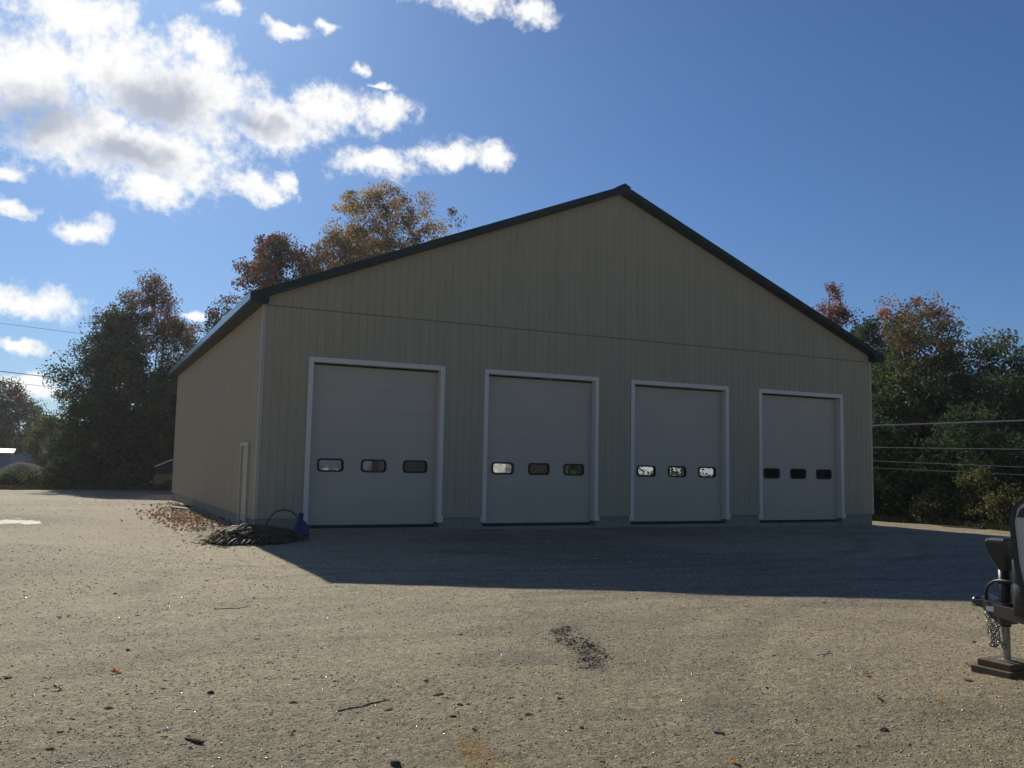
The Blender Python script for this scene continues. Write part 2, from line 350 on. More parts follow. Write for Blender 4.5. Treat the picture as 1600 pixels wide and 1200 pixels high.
val = mm('MULTIPLY', mm('MULTIPLY', val, mr(no2.outputs['Fac'], .3, .7, .75, 1.25)), 1.0)
val = mm('MULTIPLY', mm('MULTIPLY', val, mr(sepc.outputs[0], 0, 1, .7, 1.3)), mm('MULTIPLY', mr(sepc2.outputs[0], 0, 1, .82, 1.18), mr(no1.outputs['Fac'], .25, .75, .66, 1.34)))
vs = t.nodes.new('ShaderNodeVectorMath'); vs.operation = 'SCALE'; t.links.new(at.outputs['Color'], vs.inputs[0]); t.links.new(val, vs.inputs['Scale']); t.links.new(vs.outputs[0], b.inputs['Base Color'])
b.inputs['Roughness'].default_value = .82; b.inputs['Specular IOR Level'].default_value = .3
hgt = mm('ADD', mm('MULTIPLY', v1.outputs['Distance'], -.5), mm('ADD', mm('MULTIPLY', v2.outputs['Distance'], -.6), mm('ADD', mm('MULTIPLY', no1.outputs['Fac'], 1.2), mm('MULTIPLY', no2.outputs['Fac'], .6))))
bp = t.nodes.new('ShaderNodeBump'); bp.inputs['Strength'].default_value = .7; bp.inputs['Distance'].default_value = .02; t.links.new(hgt, bp.inputs['Height']); t.links.new(bp.outputs[0], b.inputs['Normal'])
ground = link('ground', npmesh('ground', np.stack([gx, gy, gzv], -1).reshape(-1, 3), F_, gc.reshape(-1, 3)), gm, smooth=True)
tag(ground, kind='structure')

# puddle
pa = np.linspace(0, 2*np.pi, 48, endpoint=False); pr = 1+.35*np.sin(pa*3+1)+.18*np.sin(pa*5)+.14*np.sin(pa*9+2)
pv = [(-5.9, 7.6, 0)]+[(-5.9+1.5*c*q, 7.6+2.2*s*q, 0) for c, s, q in zip(np.cos(pa), np.sin(pa), pr)]
pz = gz(-5.9, 7.6)+.012
pud = link('puddle', npmesh('puddle', [(x, y, pz) for x, y, _ in pv], [(0, 1+i, 1+(i+1) % 48) for i in range(48)]), M['water']); tag(pud, kind='structure')

# ------------------------------------------------------------------ garage building
G = thing('garage_building', 'large tan metal garage with dark green gable roof and four white overhead doors', 'building', (BW/2, 0, 0))
def gp(mb, name, m, parent=None, **k):     # builds in world coordinates and parents to the garage
    o = mb.build(name, m, None, **k); p = parent or G
    o.parent = p; o.matrix_parent_inverse = Matrix.Translation(-Vector(G.location)) if p is G else Matrix.Translation(-Vector(G.location))
    return o
Gm = Matrix.Translation(-Vector(G.location))
def zroof(x): return RIDGE-SL*abs(x-BW/2)
def zwall(x): return zroof(x)-.235
# foundation and floor
fb = MB()
edges = [0.02]+[q for u in DU for q in (u+.05, u+DW-.05)]+[BW-.02]
for i in range(0, len(edges), 2): fb.box(edges[i], edges[i+1], .025, .24, -1.0, ZF)
fb.box(.02, .24, .241, BD-.02, -1.0, ZF); fb.box(BW-.24, BW-.02, .241, BD-.02, -1.0, ZF); fb.box(.241, BW-.241, BD-.24, BD-.02, -1, ZF)
gp(fb, 'foundation_wall', M['concrete'])
sl = MB()
for u in DU: sl.box(u+.051, u+DW-.051, .05, .239, -1, -.145)
gp(sl, 'door_sill', M['concrete'])
gp(MB().box(.242, BW-.242, .242, BD-.242, -.6, -.07), 'floor_slab', M['floor'])
# front backing wall
fw = MB()
xs = [0.003]+[q for u in DU for q in (u+.103, u+DW-.103)]+[BW-.003]
for i in range(0, len(xs), 2): fw.box(xs[i], xs[i+1], .003, .2, ZF+.002, DH-.103)
fw.prism([(.003, .003, DH-.103), (BW-.003, .003, DH-.103), (BW-.003, .003, zwall(BW)), (BW/2, .003, zwall(BW/2)), (.003, .003, zwall(0))], (0, .197, 0))
gp(fw, 'front_wall', M['wallback'])
# left, right and back backing walls
gp(MB().box(.003, .2, .203, BD-.203, ZF+.002, zwall(0)), 'left_wall', M['wallback'])
rw = MB(); ZT = zwall(0)
for y0, y1, z0, z1 in ((.203, 2.36, ZF, ZT), (2.47, 8.6, ZF, ZT), (15.3, 21.4, ZF, ZT), (2.36, 2.47, 3, ZT), (8.6, 15.3, 3.3, ZT), (21.4, BD-.003, 2.3, ZT), (21.4, BD-.003, ZF, .8), (2.36, 2.47, ZF, .6)):
    rw.box(BW-.2, BW-.003, y0, y1, z0+.002, z1)
gp(rw, 'right_wall', M['wallback'])
bw_ = MB()
for x0, x1, z0, z1 in ((.003, 6.3, ZF, ZT), (9.95, 10.28, ZF, 4.2), (11.3, 17.0, ZF, ZT), (18.5, BW-.2, ZF, ZT), (6.3, 11.3, 4.2, ZT), (17, 18.5, 3.2, ZT), (17, 18.5, ZF, .8)):
    bw_.box(x0, x1, BD-.2, BD-.003, z0+.002, z1)
bw_.prism([(.003, BD-.2, ZT), (BW-.003, BD-.2, ZT), (BW/2, BD-.2, zwall(BW/2))], (0, .197, 0))
gp(bw_, 'back_wall', M['wallback'])
# inside lining keeps the shop dim
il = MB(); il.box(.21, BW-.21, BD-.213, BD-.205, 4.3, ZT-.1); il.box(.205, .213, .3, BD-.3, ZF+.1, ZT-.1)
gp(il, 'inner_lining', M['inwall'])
gp(MB().box(6.25, 10.0, BD+.01, BD+.02, -.05, 4.2), 'translucent_sheet', M['sheet'])  # unseen sheet added so the first door's windows show bright
gp(MB().box(16.9, 18.6, BD+.01, BD+.02, .7, 3.3), 'translucent_sheet', M['sheet'])  # second unseen sheet, added for the grey tone in the second door's window
# siding panels -------------------------------------------------------------------
PW = .2286
def panel_front(x0, x1, z0a, z0b, z1a, z1b):
    gr = min(.009, (x1-x0)*.3); y = -.011
    prof = [(x0, .0), (x0+gr, y), (x1-gr, y), (x1, .0)]
    def zz(x, a_, b_): return a_+(b_-a_)*(x-x0)/(x1-x0)
    mb = MB(); mb.loft([[(x, yy, zz(x, z0a, z0b)) for x, yy in prof], [(x, yy, zz(x, z1a, z1b)) for x, yy in prof]])
    return mb
nf = int(round((BW-.12)/PW)); st = (BW-.12)/nf
for i in range(nf):
    x0 = .06+i*st; x1 = x0+st
    segs = []
    if x0 < BW/2 < x1:
        mb = MB(); gr = .011; pr_ = [(x0, 0), (x0+gr, -.011), (BW/2, -.011), (x1-gr, -.011), (x1, 0)]
        mb.loft([[(x, yy, ZS+.034) for x, yy in pr_], [(x, yy, zwall(x)) for x, yy in pr_]]); gp(mb, 'siding_panel', M['siding'])
    else:
        gp(panel_front(x0, x1, ZS+.034, ZS+.034, zwall(x0), zwall(x1)), 'siding_panel', M['siding'])
    lo = None
    mb = MB(); done = False
    for u in DU:
        a0, a1 = u+.01, u+DW-.01
        if x1 <= a0 or x0 >= a1: continue
        done = True
        if x0 >= a0 and x1 <= a1: mb = panel_front(x0, x1, DH-.02, DH-.02, ZS, ZS)
        elif x0 < a0:
            mb = panel_front(x0, x1, DH-.02, DH-.02, ZS, ZS); q = panel_front(x0, a0, ZF, ZF, DH-.02, DH-.02)
            k = len(mb.v); mb.v += q.v; mb.f += [tuple(j+k for j in f) for f in q.f]
        else:
            mb = panel_front(x0, x1, DH-.02, DH-.02, ZS, ZS); q = panel_front(a1, x1, ZF, ZF, DH-.02, DH-.02)
            k = len(mb.v); mb.v += q.v; mb.f += [tuple(j+k for j in f) for f in q.f]
    if not done: mb = panel_front(x0, x1, ZF, ZF, ZS, ZS)
    gp(mb, 'siding_panel', M['siding'])
nl = 98; stl = (BD-.12)/nl; base_me = None
for i in range(nl):
    y0 = .06+i*stl; y1 = y0+stl
    z0 = ZF; 
    if y1 > 1.0 and y0 < 2.3:
        z0 = 2.12
    prof = [(.0, y1), (-.018, y1-.014), (-.018, y0+.014), (.0, y0)]
    mb = MB(); mb.loft([[(x, y, z0) for x, y in prof], [(x, y, 5.74) for x, y in prof]]); gp(mb, 'siding_panel', M['siding'])
# corner trims and the flashing between upper and lower panels
for x0, x1 in ((-.026, .07), (BW-.07, BW+.026)):
    mb = MB(); mb.box(x0, x1, -.03, -.0015, ZF-.01, 5.79); gp(mb, 'corner_trim', M['casing'], bevel=.006)
gp(MB().box(-.027, -.0015, -.0012, .07, ZF-.01, 5.74), 'corner_trim', M['casing'], bevel=.006)
gp(MB().box(.071, BW-.071, -.003, -.0, ZS+.001, ZS+.033), 'seam_flashing', mat('seam_shadow_brown', (.24, .195, .125), .8, .1))  # flashing coloured darker to draw the shadow line of the seam
bf = MB()
for i in range(0, len(edges), 2): bf.box(max(edges[i]-.02, .0), edges[i+1]+.02, -.0225, -.001, ZF-.022, ZF-.001)
bf.box(-.03, -.001, .08, BD, ZF-.03, ZF-.001)
gp(bf, 'base_flashing', M['siding'])
# overhead doors ------------------------------------------------------------------
def rrect(cx, cz, w, h, r, y, n=5):
    pts = []
    for qx, qz, a0 in ((1, 1, 0), (-1, 1, 90), (-1, -1, 180), (1, -1, 270)):
        for k in range(n):
            t_ = math.radians(a0+90*k/(n-1)); pts.append((cx+qx*(w/2-r)+r*math.cos(t_), y, cz+qz*(h/2-r)+r*math.sin(t_)))
    return pts
SECH = .618; Z0 = -.055; YD = .2
names_d = ['leftmost', 'second', 'third', 'rightmost']
for di, u in enumerate(DU):
    D_ = bpy.data.objects.new('overhead_door', None); COL.objects.link(D_); D_.parent = G; D_.matrix_parent_inverse = Gm; D_.location = (u+DW/2, YD, 0)
    Dm = Matrix.Translation(-Vector((u+DW/2, YD, 0)))
    def dp(mb, name, m, **k):
        o = mb.build(name, m, None, **k); o.parent = D_; o.matrix_parent_inverse = Dm; return o
    x0, x1 = u+.129, u+DW-.129
    wc = [u+DW/2+(k-1)*1.216 for k in range(3)]; WZ = 1.555
    for s in range(7):
        za, zb = Z0+s*SECH+.0008, Z0+(s+1)*SECH-.0008
        mb = MB()
        if za < WZ < zb:
            hw, hh = .33, .15
            mb.box(x0, x1, YD, YD+.05, za, WZ-hh); mb.box(x0, x1, YD, YD+.05, WZ+hh, zb)
            xx = [x0]+[q for c in wc for q in (c-hw, c+hw)]+[x1]
            for k in range(0, len(xx), 2): mb.box(xx[k], xx[k+1], YD, YD+.05, WZ-hh, WZ+hh)
            dp(mb, 'door_section', M['door'])
        else:
            mb.box(x0, x1, YD, YD+.05, za, zb); dp(mb, 'door_section', M['door'], bevel=.0025)
    dp(MB().box(x0, x1, YD-.004, YD+.045, Z0-.088, Z0+.001), 'bottom_seal', M['rubber'])
    for c in wc:
        mb = MB(); ro, ri = .095, .07
        A = rrect(c, WZ, .73, .36, .1, YD-.022); B = rrect(c, WZ, .63, .265, .075, YD-.022)
        A2 = [(p[0], YD+.001, p[2]) for p in A]; B2 = [(p[0], YD+.06, p[2]) for p in B]
        A1 = [(p[0]+(c-p[0])*.02, p[1]-.006, p[2]+(WZ-p[2])*.03) for p in A]; B1 = [(p[0]-(c-p[0])*.02, p[1]-.006, p[2]-(WZ-p[2])*.03) for p in B]
        mb.loft([A2, A, A1, B1, B, B2], True, False); dp(mb, 'window_frame', M['rubber'], smooth=True)
        dp(MB().prism(rrect(c, WZ, .64, .275, .078, YD+.012), (0, .006, 0)), 'window_pane', M['glass'])
    # white frame round the opening: jambs, head, feet
    fr = bpy.data.objects.new('door_frame', None); COL.objects.link(fr); fr.parent = G; fr.matrix_parent_inverse = Gm; fr.location = (u+DW/2, 0, 0)
    Fm = Matrix.Translation(-Vector((u+DW/2, 0, 0)))
    def fp(mb, name): 
        o = mb.build(name, M['trim'], None, bevel=.004); o.parent = fr; o.matrix_parent_inverse = Fm; return o
    for sgn in (0, 1):
        e0 = u if sgn == 0 else u+DW-.13
        fp(MB().box(e0, e0+.13, -.045, .001, .001, DH-.131), 'jamb_board')
        q0 = u+.105 if sgn == 0 else u+DW-.13
        fp(MB().box(q0, q0+.025, .0025, .199, .001, DH-.132), 'jamb_liner')
        p0 = u-.045 if sgn == 0 else u+DW-.131
        fp(MB().box(p0, p0+.176, -.052, .024, -.004, .17), 'jamb_foot')
    fp(MB().box(u, u+DW, -.045, .001, DH-.13, DH), 'head_board')
    fp(MB().box(u+.105, u+DW-.105, .0025, .199, DH-.131, DH-.105), 'head_liner')
# side man door: proud casing seen at a raking angle
md = bpy.data.objects.new('side_door', None); COL.objects.link(md); md.parent = G; md.matrix_parent_inverse = Gm; md.location = (0, 1.65, 0)
Mm = Matrix.Translation(-Vector((0, 1.65, 0)))
def mp_(mb, name, m, **k):
    o = mb.build(name, m, None, **k); o.parent = md; o.matrix_parent_inverse = Mm
mp_(MB().box(-.012, .03, 1.14, 2.16, -.02, 2.03), 'door_leaf', M['casing'])
for y0, y1 in ((1.02, 1.14), (2.16, 2.28)): mp_(MB().box(-.075, -.0, y0, y1, -.1, 2.03), 'casing_board', M['casing'], bevel=.004)
mp_(MB().box(-.078, -.0, 1.0, 2.3, 2.031, 2.14), 'casing_board', M['casing'], bevel=.004)
mp_(MB().tube([(-.012, 1.24, 1.0), (-.07, 1.24, 1.0), (-.075, 1.34, 1.0)], .012, 8), 'door_handle', M['galv'])
# roof -------------------------------------------------------------------------
for sg, nm in ((-1, 'l'), (1, 'r')):
    def rx(t_): return BW/2+sg*t_
    T = BW/2+OX
    mb = MB(); p = [(rx(0), RIDGE), (rx(T), RIDGE-SL*T), (rx(T), RIDGE-SL*T-.03), (rx(0), RIDGE-.03)]
    mb.prism([(x, -OH, z) for x, z in p], (0, BD+2*OH, 0))
    for k in range(1, 60):
        yy = -OH+k*(BD+2*OH)/60
        q = [(rx(.16), RIDGE-SL*.16+.001), (rx(T), RIDGE-SL*T+.001), (rx(T), RIDGE-SL*T+.022), (rx(.16), RIDGE-SL*.16+.022)]
        mb.prism([(x, yy, z) for x, z in q], (0, .03, 0))
    ro = gp(mb, 'roof', M['roof'])
    for yy in (-OH, BD+OH-.03):
        mb = MB(); q = [(rx(0), RIDGE-.004), (rx(T), RIDGE-SL*T-.004), (rx(T), RIDGE-SL*T-ROOF_T), (rx(0), RIDGE-ROOF_T)]
        mb.prism([(x, yy-.012, z) for x, z in q], (0, .04, 0)); gp(mb, 'rake_fascia', M['fascia'])
    mb = MB(); q = [(rx(0), RIDGE-.21), (rx(T-.06), RIDGE-SL*(T-.06)-.21), (rx(T-.06), RIDGE-SL*(T-.06)-.225), (rx(0), RIDGE-.225)]
    mb.prism([(x, -OH+.03, z) for x, z in q], (0, OH-.034, 0)); gp(mb, 'rake_soffit', M['soffit'])
    ex = rx(T)
    gp(MB().box(min(ex, ex+sg*.03), max(ex, ex+sg*.03), -OH-.014, BD+OH, EAVE-.2, EAVE+.005), 'eave_fascia', M['fascia_sky_lit'])
    xi = BW/2+sg*(BW/2+.0)
    gp(MB().box(min(ex, xi)+.002, max(ex, xi)-.002, -OH+.03, BD+OH, EAVE-.245, EAVE-.205), 'eave_soffit', M['soffit'])
    # boxed return at the foot of the rake
    rx0, rx1 = (ex-.0, .075) if sg < 0 else (BW-.10, ex)
    mb = MB(); q = [(rx0, EAVE-.252), (rx1, EAVE-.252), (rx1, zroof(rx1)-.1), (rx0, zroof(rx0)-.1)]
    mb.prism([(x, -OH-.004, z) for x, z in q], (0, OH-.03, 0)); gp(mb, 'eave_return', M['fascia'])
mb = MB(); cx = BW/2
mb.prism([(cx-.22, -OH-.03, RIDGE-.22*SL+.026), (cx, -OH-.03, RIDGE+.03), (cx+.22, -OH-.03, RIDGE-.22*SL+.026), (cx+.22, -OH-.03, RIDGE-.22*SL+.04), (cx, -OH-.03, RIDGE+.06), (cx-.22, -OH-.03, RIDGE-.22*SL+.04)], (0, BD+2*OH+.06, 0))
gp(mb, 'ridge_cap', M['cap'])

# ------------------------------------------------------------------ trees
def leaf_arrays(cent, size, cols, asp=.62):
    n = len(cent); a_ = rng.normal(size=(n, 3)); a_ /= np.linalg.norm(a_, axis=1)[:, None]
    b_ = rng.normal(size=(n, 3)); b_ -= a_*np.sum(a_*b_, 1)[:, None]; b_ /= np.linalg.norm(b_, axis=1)[:, None]
    s = (size*rng.uniform(.6, 1.35, n))[:, None]
    nrm = np.cross(a_, b_)*s*.18
    V = np.stack([cent-a_*s*.5, cent+b_*s*asp*.5+nrm-a_*s*.05, cent+a_*s*.5, cent-b_*s*asp*.5+nrm-a_*s*.05], 1).reshape(-1, 3)
    Fq = np.arange(4*n).reshape(n, 4); C = np.repeat(cols, 4, 0)
    return V, Fq, C
def make_tree(name, label, cat, pos, H, Rr, prof, colf, ncl=220, lpc=110, leaf=.17, rc=.55, trunk_r=.22, crown0=.2, stems=1, seed=1, gap=.0, group=None, limb_show=1, thin=1.0, flat=.75):
    global rng
    rng = np.random.default_rng(seed); x, y = pos; z0 = gz(x, y)-.1; H = H+max(0, -.45-z0)*(x > 25)
    T = thing(name, label, cat, (x, y, z0), group)
    pt = [p[0] for p in prof]; pr_ = [p[1] for p in prof]
    cl = []
    lob = rng.uniform(0, 6.28, 6)
    while len(cl) < ncl:
        t_ = rng.uniform(0, 1); R = np.interp(t_, pt, pr_)
        if rng.uniform() > (R+.12)**1.3: continue
        th = rng.uniform(0, 6.283)
        R *= 1+.22*math.sin(3*th+lob[0]+5*t_)+.14*math.sin(5*th+lob[1]-9*t_)+.1*math.sin(8*th+lob[2]+13*t_)
        rr_ = R*math.sqrt(rng.uniform(.05, 1))
        if gap and vnoise(np.array([th*2.2]), np.array([t_*5+seed]), seed)[0] > .5-gap: continue
        cl.append((Rr*rr_*math.cos(th), Rr*rr_*math.sin(th), H*(crown0+(1-crown0)*t_)))
    cl = np.array(cl)
    # wood
    mb = MB(); nodes = []
    for s in range(stems):
        a_ = rng.uniform(0, 6.28); sp = 0 if stems == 1 else Rr*.32*rng.uniform(.5, 1)
        bx, by = (0, 0) if stems == 1 else (.25*math.cos(a_)*stems**.5, .25*math.sin(a_)*stems**.5)
        n = 9; wob = rng.normal(0, .02*H, (n, 2)).cumsum(0)*.5; top = H*(.93 if stems == 1 else rng.uniform(.7, .93))
        pts = [(bx+sp*math.cos(a_)*(k/(n-1))**1.3+wob[k, 0]*k/n, by+sp*math.sin(a_)*(k/(n-1))**1.3+wob[k, 1]*k/n, top*k/(n-1)) for k in range(n)]
        rad = [trunk_r/stems**.4*(1.25 if k == 0 else 1)*(1-.93*k/(n-1))+.012 for k in range(n)]
        mb.tube(pts, rad, 8)
        for k in range(1, n): nodes.append((pts[k], rad[k]))
        nl_ = max(4, int(11/stems))
        for q in range(nl_):
            f = crown0*.75+(1-crown0)*.8*(q+.5*rng.uniform())/nl_; k = f*(n-1)*H/top if f*H < top else n-2
            k0 = min(int(k), n-2); ff = min(k-k0, 1); P = Vector(pts[k0]).lerp(Vector(pts[k0+1]), ff); r0 = (rad[k0]*(1-ff)+rad[k0+1]*ff)*.6
            th = q*2.4+rng.uniform(-.5, .5)+s*1.3; tt_ = min(1, max(0, (f+.14-crown0)/(1-crown0))); L = Rr*np.interp(tt_, pt, pr_)*.8
            E_ = Vector((L*math.cos(th), L*math.sin(th), H*min(.97, f+.16))); Mi = P.lerp(E_, .5)+Vector((0, 0, -.04*H*rng.uniform(0, 1)))
            ps = []
            for i in range(6):
                w = i/5; c = P*(1-w)**2+Mi*2*w*(1-w)+E_*w*w; c = c+Vector(rng.normal(0, .012*H, 3))*w; ps.append(tuple(c))
            rs = [max(.012, r0*(1-.85*i/5)) for i in range(6)]; mb.tube(ps, rs, 6)
            for i in range(1, 6): nodes.append((ps[i], rs[i]))
    NP = np.array([q[0] for q in nodes]); NR = np.array([q[1] for q in nodes])
    for c in cl:
        d = NP-c; dist = np.linalg.norm(d, axis=1)+np.maximum(0, d[:, 2])*1.2; k = int(np.argmin(dist)); P = Vector(NP[k]); E_ = Vector(c)
        mid = P.lerp(E_, .55)+Vector(rng.normal(0, .05, 3))*dist[k]+Vector((0, 0, -.05*dist[k]))
        r0 = min(NR[k]*.6, .012+.012*dist[k]); mb.tube([P, mid, E_], [r0, r0*.65, .006], 4, False)
    w = mb.build('trunk', M['bark'], None, smooth=True); w.parent = T
    # leaves
    m = rng.poisson(lpc, len(cl)); ci = np.repeat(np.arange(len(cl)), m)
    rcs = rc*rng.uniform(.6, 1.35, len(cl))
    off = rng.normal(size=(len(ci), 3)); ln = np.linalg.norm(off, axis=1)[:, None]; off = off/ln*np.minimum(ln, 2.1)*.62
    off[:, 2] *= flat
    P = cl[ci]+off*rcs[ci][:, None]
    ccol = np.array([colf(c[2]/H, c[0]/Rr, c[1]/Rr, rng) for c in cl]); C = 1.7*ccol[ci]*rng.uniform(.75, 1.3, (len(ci), 1))*rng.uniform(.93, 1.07, (len(ci), 3))
    P[:, 2] = np.maximum(P[:, 2], .05)
    V, Fq, Cc = leaf_arrays(P, leaf, np.clip(C, .005, .9))
    cr = link('crown', npmesh('crown', V, Fq, Cc), M['leaf']); cr.parent = T
    return T
def pick(rng, cols, w): 
    return np.array(cols[rng.choice(len(cols), p=np.array(w)/sum(w))])*rng.uniform(.85, 1.2)
DG, MG, OG = (.027, .043, .018), (.042, .060, .023), (.080, .076, .028)
RD, OR, YL, DR = (.15, .05, .036), (.22, .095, .035), (.30, .21, .055), (.10, .035, .025)
full = [(0, .55), (.15, .85), (.35, 1), (.6, .9), (.8, .65), (1, .2)]
cone = [(0, .7), (.15, 1), (.4, .85), (.7, .5), (1, .06)]
wide = [(0, .35), (.25, .8), (.5, 1), (.75, .92), (.92, .6), (1, .3)]
make_tree('maple_tree', 'big dark green tree at far end of yard, left of the red-topped one', 'tree', (-2.4, 42.3), 11.9, 3.2, [(0, .8), (.12, 1), (.4, 1), (.7, .8), (.9, .5), (1, .2)],
    lambda h, x, y, r: pick(r, [DG, MG, OG], [5, 4, .6]), 330, 120, .19, .62, .26, .06, 3, 11)
make_tree('maple_tree', 'tall tree with thin red leaves at its top, against the left garage wall', 'tree', (-.2, 45.0), 15.2, 4.2, [(0, .8), (.2, 1), (.45, 1), (.7, .85), (.88, .55), (1, .15)],
    lambda h, x, y, r: pick(r, [RD, (.15, .085, .045), DG, OG], [4.5, 2.5, 2.2, 1]) if h > .74-.2*x+r.normal(0, .08) else pick(r, [DG, MG, OG, (.12, .06, .03)], [5, 4, 1.5, .4]), 520, 105, .16, .5, .22, .04, 3, 12, flat=.95)
make_tree('young_tree', 'dark olive tree low between the red-topped tree and garage wall', 'tree', (1.3, 43.0), 8.8, 2.4, full,
    lambda h, x, y, r: pick(r, [DG, OG, (.11, .06, .03), MG], [5, 2, .4, 3]), 230, 110, .16, .5, .14, .04, 3, 28)
make_tree('pine_tree', 'dark tree with reddish tips at left edge, above the white buildings', 'tree', (-13.6, 106.5), 12.0, 5.4, full,
    lambda h, x, y, r: pick(r, [DG, DR, MG], [5, 1.5+3*(h > .75), 1]), 280, 110, .27, .8, .3, .08, 1, 13)
make_tree('young_tree', 'pale olive tree in the gap between the two dark left trees', 'tree', (-6.6, 68), 6.0, 2.2, full,
    lambda h, x, y, r: pick(r, [OG, MG, YL], [5, 3, .8]), 120, 80, .2, .55, .12, .05, 2, 14)
make_tree('maple_tree', 'dark red-brown tree rising behind the left roof slope', 'tree', (7.7, 35.6), 17.2, 3.8, [(0, .6), (.3, 1), (.6, 1), (.85, .75), (1, .3)],
    lambda h, x, y, r: pick(r, [DR, (.13, .065, .035), (.17, .10, .04), DG], [3, 3, 2, 2.2]), 330, 115, .19, .52, .28, .3, 1, 15)
make_tree('maple_tree', 'olive-brown tree filling between the red-brown tree and tall golden one', 'tree', (11.2, 33.8), 17.6, 3.4, [(0, .6), (.3, 1), (.6, 1), (.85, .75), (1, .3)],
    lambda h, x, y, r: pick(r, [(.17, .125, .045), OG, (.16, .085, .04), MG], [3, 3, 2, 1]), 260, 95, .18, .52, .26, .35, 1, 27)
make_tree('maple_tree', 'small dark tree just above the left eave', 'tree', (4.4, 38.2), 13.0, 1.9, [(0, .7), (.4, 1), (.75, .85), (1, .35)],
    lambda h, x, y, r: pick(r, [DR, DG, (.06, .05, .025)], [3, 3, 2]), 110, 90, .18, .5, .16, .3, 1, 16)
make_tree('oak_tree', 'tall sparse golden-brown tree towering behind the left roof slope', 'tree', (13.9, 33.6), 20.9, 5.0, [(0, .5), (.25, .9), (.5, 1), (.75, .88), (.92, .6), (1, .25)],
    lambda h, x, y, r: pick(r, [(.30, .20, .06), (.22, .135, .05), OG, (.19, .095, .05)], [4, 3, 3, 1.5]), 560, 95, .15, .5, .34, .36, 1, 17, gap=.06)
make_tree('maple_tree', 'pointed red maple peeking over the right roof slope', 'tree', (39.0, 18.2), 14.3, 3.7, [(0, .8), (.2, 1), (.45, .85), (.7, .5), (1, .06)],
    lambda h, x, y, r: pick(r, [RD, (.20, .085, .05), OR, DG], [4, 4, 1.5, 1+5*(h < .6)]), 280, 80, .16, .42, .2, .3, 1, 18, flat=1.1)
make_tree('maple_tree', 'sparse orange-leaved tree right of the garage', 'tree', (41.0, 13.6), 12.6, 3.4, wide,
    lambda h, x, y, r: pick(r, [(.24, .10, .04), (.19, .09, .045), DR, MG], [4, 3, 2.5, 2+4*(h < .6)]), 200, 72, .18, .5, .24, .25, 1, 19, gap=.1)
make_tree('young_tree', 'small blue-green tree beside the right end of the roof', 'tree', (36.6, 13.2), 10.8, 1.9, full,
    lambda h, x, y, r: pick(r, [DG, MG, (.10, .05, .03)], [5, 3, 1]), 150, 80, .17, .45, .16, .1, 1, 20)
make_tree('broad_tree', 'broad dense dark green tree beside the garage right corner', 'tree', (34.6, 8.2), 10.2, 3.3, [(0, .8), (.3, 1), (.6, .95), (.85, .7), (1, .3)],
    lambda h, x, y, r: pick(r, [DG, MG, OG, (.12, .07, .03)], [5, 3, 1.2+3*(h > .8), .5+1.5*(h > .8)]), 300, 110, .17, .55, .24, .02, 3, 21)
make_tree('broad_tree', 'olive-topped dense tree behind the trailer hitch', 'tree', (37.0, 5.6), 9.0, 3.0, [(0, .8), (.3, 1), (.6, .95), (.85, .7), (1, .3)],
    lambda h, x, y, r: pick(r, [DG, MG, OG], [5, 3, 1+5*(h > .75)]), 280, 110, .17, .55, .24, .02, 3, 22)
make_tree('broad_tree', 'yellow-olive tree at the right edge of the photo', 'tree', (41.6, 6.0), 8.9, 2.6, full,
    lambda h, x, y, r: pick(r, [OG, YL, OR, MG], [5, 2.5, 1, 2]), 200, 100, .17, .55, .22, .05, 2, 23)
make_tree('broad_tree', 'dark leafy tree at the extreme right edge, behind the trailer nose', 'tree', (39.5, 0.2), 7.6, 3.0, full,
    lambda h, x, y, r: pick(r, [DG, MG, OG], [5, 3, 2]), 180, 90, .2, .6, .24, .03, 2, 24)
# sapling seen only through the shop windows
make_tree('sapling', 'thin leafy sapling glimpsed through the third door windows', 'tree', (27.0, 18.0), 5.6, 2.2, full,
    lambda h, x, y, r: pick(r, [DG, MG, OG], [3, 2, 2]), 50, 40, .2, .5, .07, .1, 1, 25)
make_tree('sapling', 'thin sapling behind the back corner, glimpsed through a door window', 'tree', (28.5, 26.0), 6.0, 2.0, full,
    lambda h, x, y, r: pick(r, [DG, MG, OG], [3, 2, 2]), 40, 40, .2, .5, .07, .1, 1, 26)
# shrubs
SH = [((27.2, 4.8), 4.6, 2.2, 'dark shrub touching the garage right corner', 0), ((29.6, 1.6), 4.8, 2.2, 'dark bushy shrub below the wires, middle of the right thicket', 0), ((30.5, -2.2), 4.6, 2.2, 'dark shrub left of the trailer front', 0),
      ((32.5, -5.6), 4.8, 2.4, 'dark shrub behind the trailer body', 0), ((27.0, -.6), 2.2, 1.1, 'pale olive shrub at the yard edge, the larger one', 1), ((26.6, -2.3), 1.5, .8, 'short pale leafy weed bush next to the trailer front', 1), ((26.4, .9), 1.3, .8, 'low dull green bush at the gravel edge near the garage', 1),
      ((31.5, 9.5), 6.0, 2.6, 'tall dark shrub close behind the garage right wall', 0), ((33.5, 2.8), 6.6, 2.8, 'tall dark shrub behind the wires at far right', 0)]
for i, (p, H, R, lab, k) in enumerate(SH):
    make_tree('shrub', lab, 'shrub', p, H, R, [(0, .7), (.3, 1), (.7, .85), (1, .35)],
        (lambda h, x, y, r: pick(r, [OG, MG, (.15, .13, .05)], [4, 2, 2])) if k else (lambda h, x, y, r: pick(r, [DG, MG, (.02, .04, .02)], [4, 3, 2])), 140 if not k else 60, 90, .15 if not k else .11, .5 if not k else .28, .07, .0, 3, 40+i, group='shrubs along the yard edge')
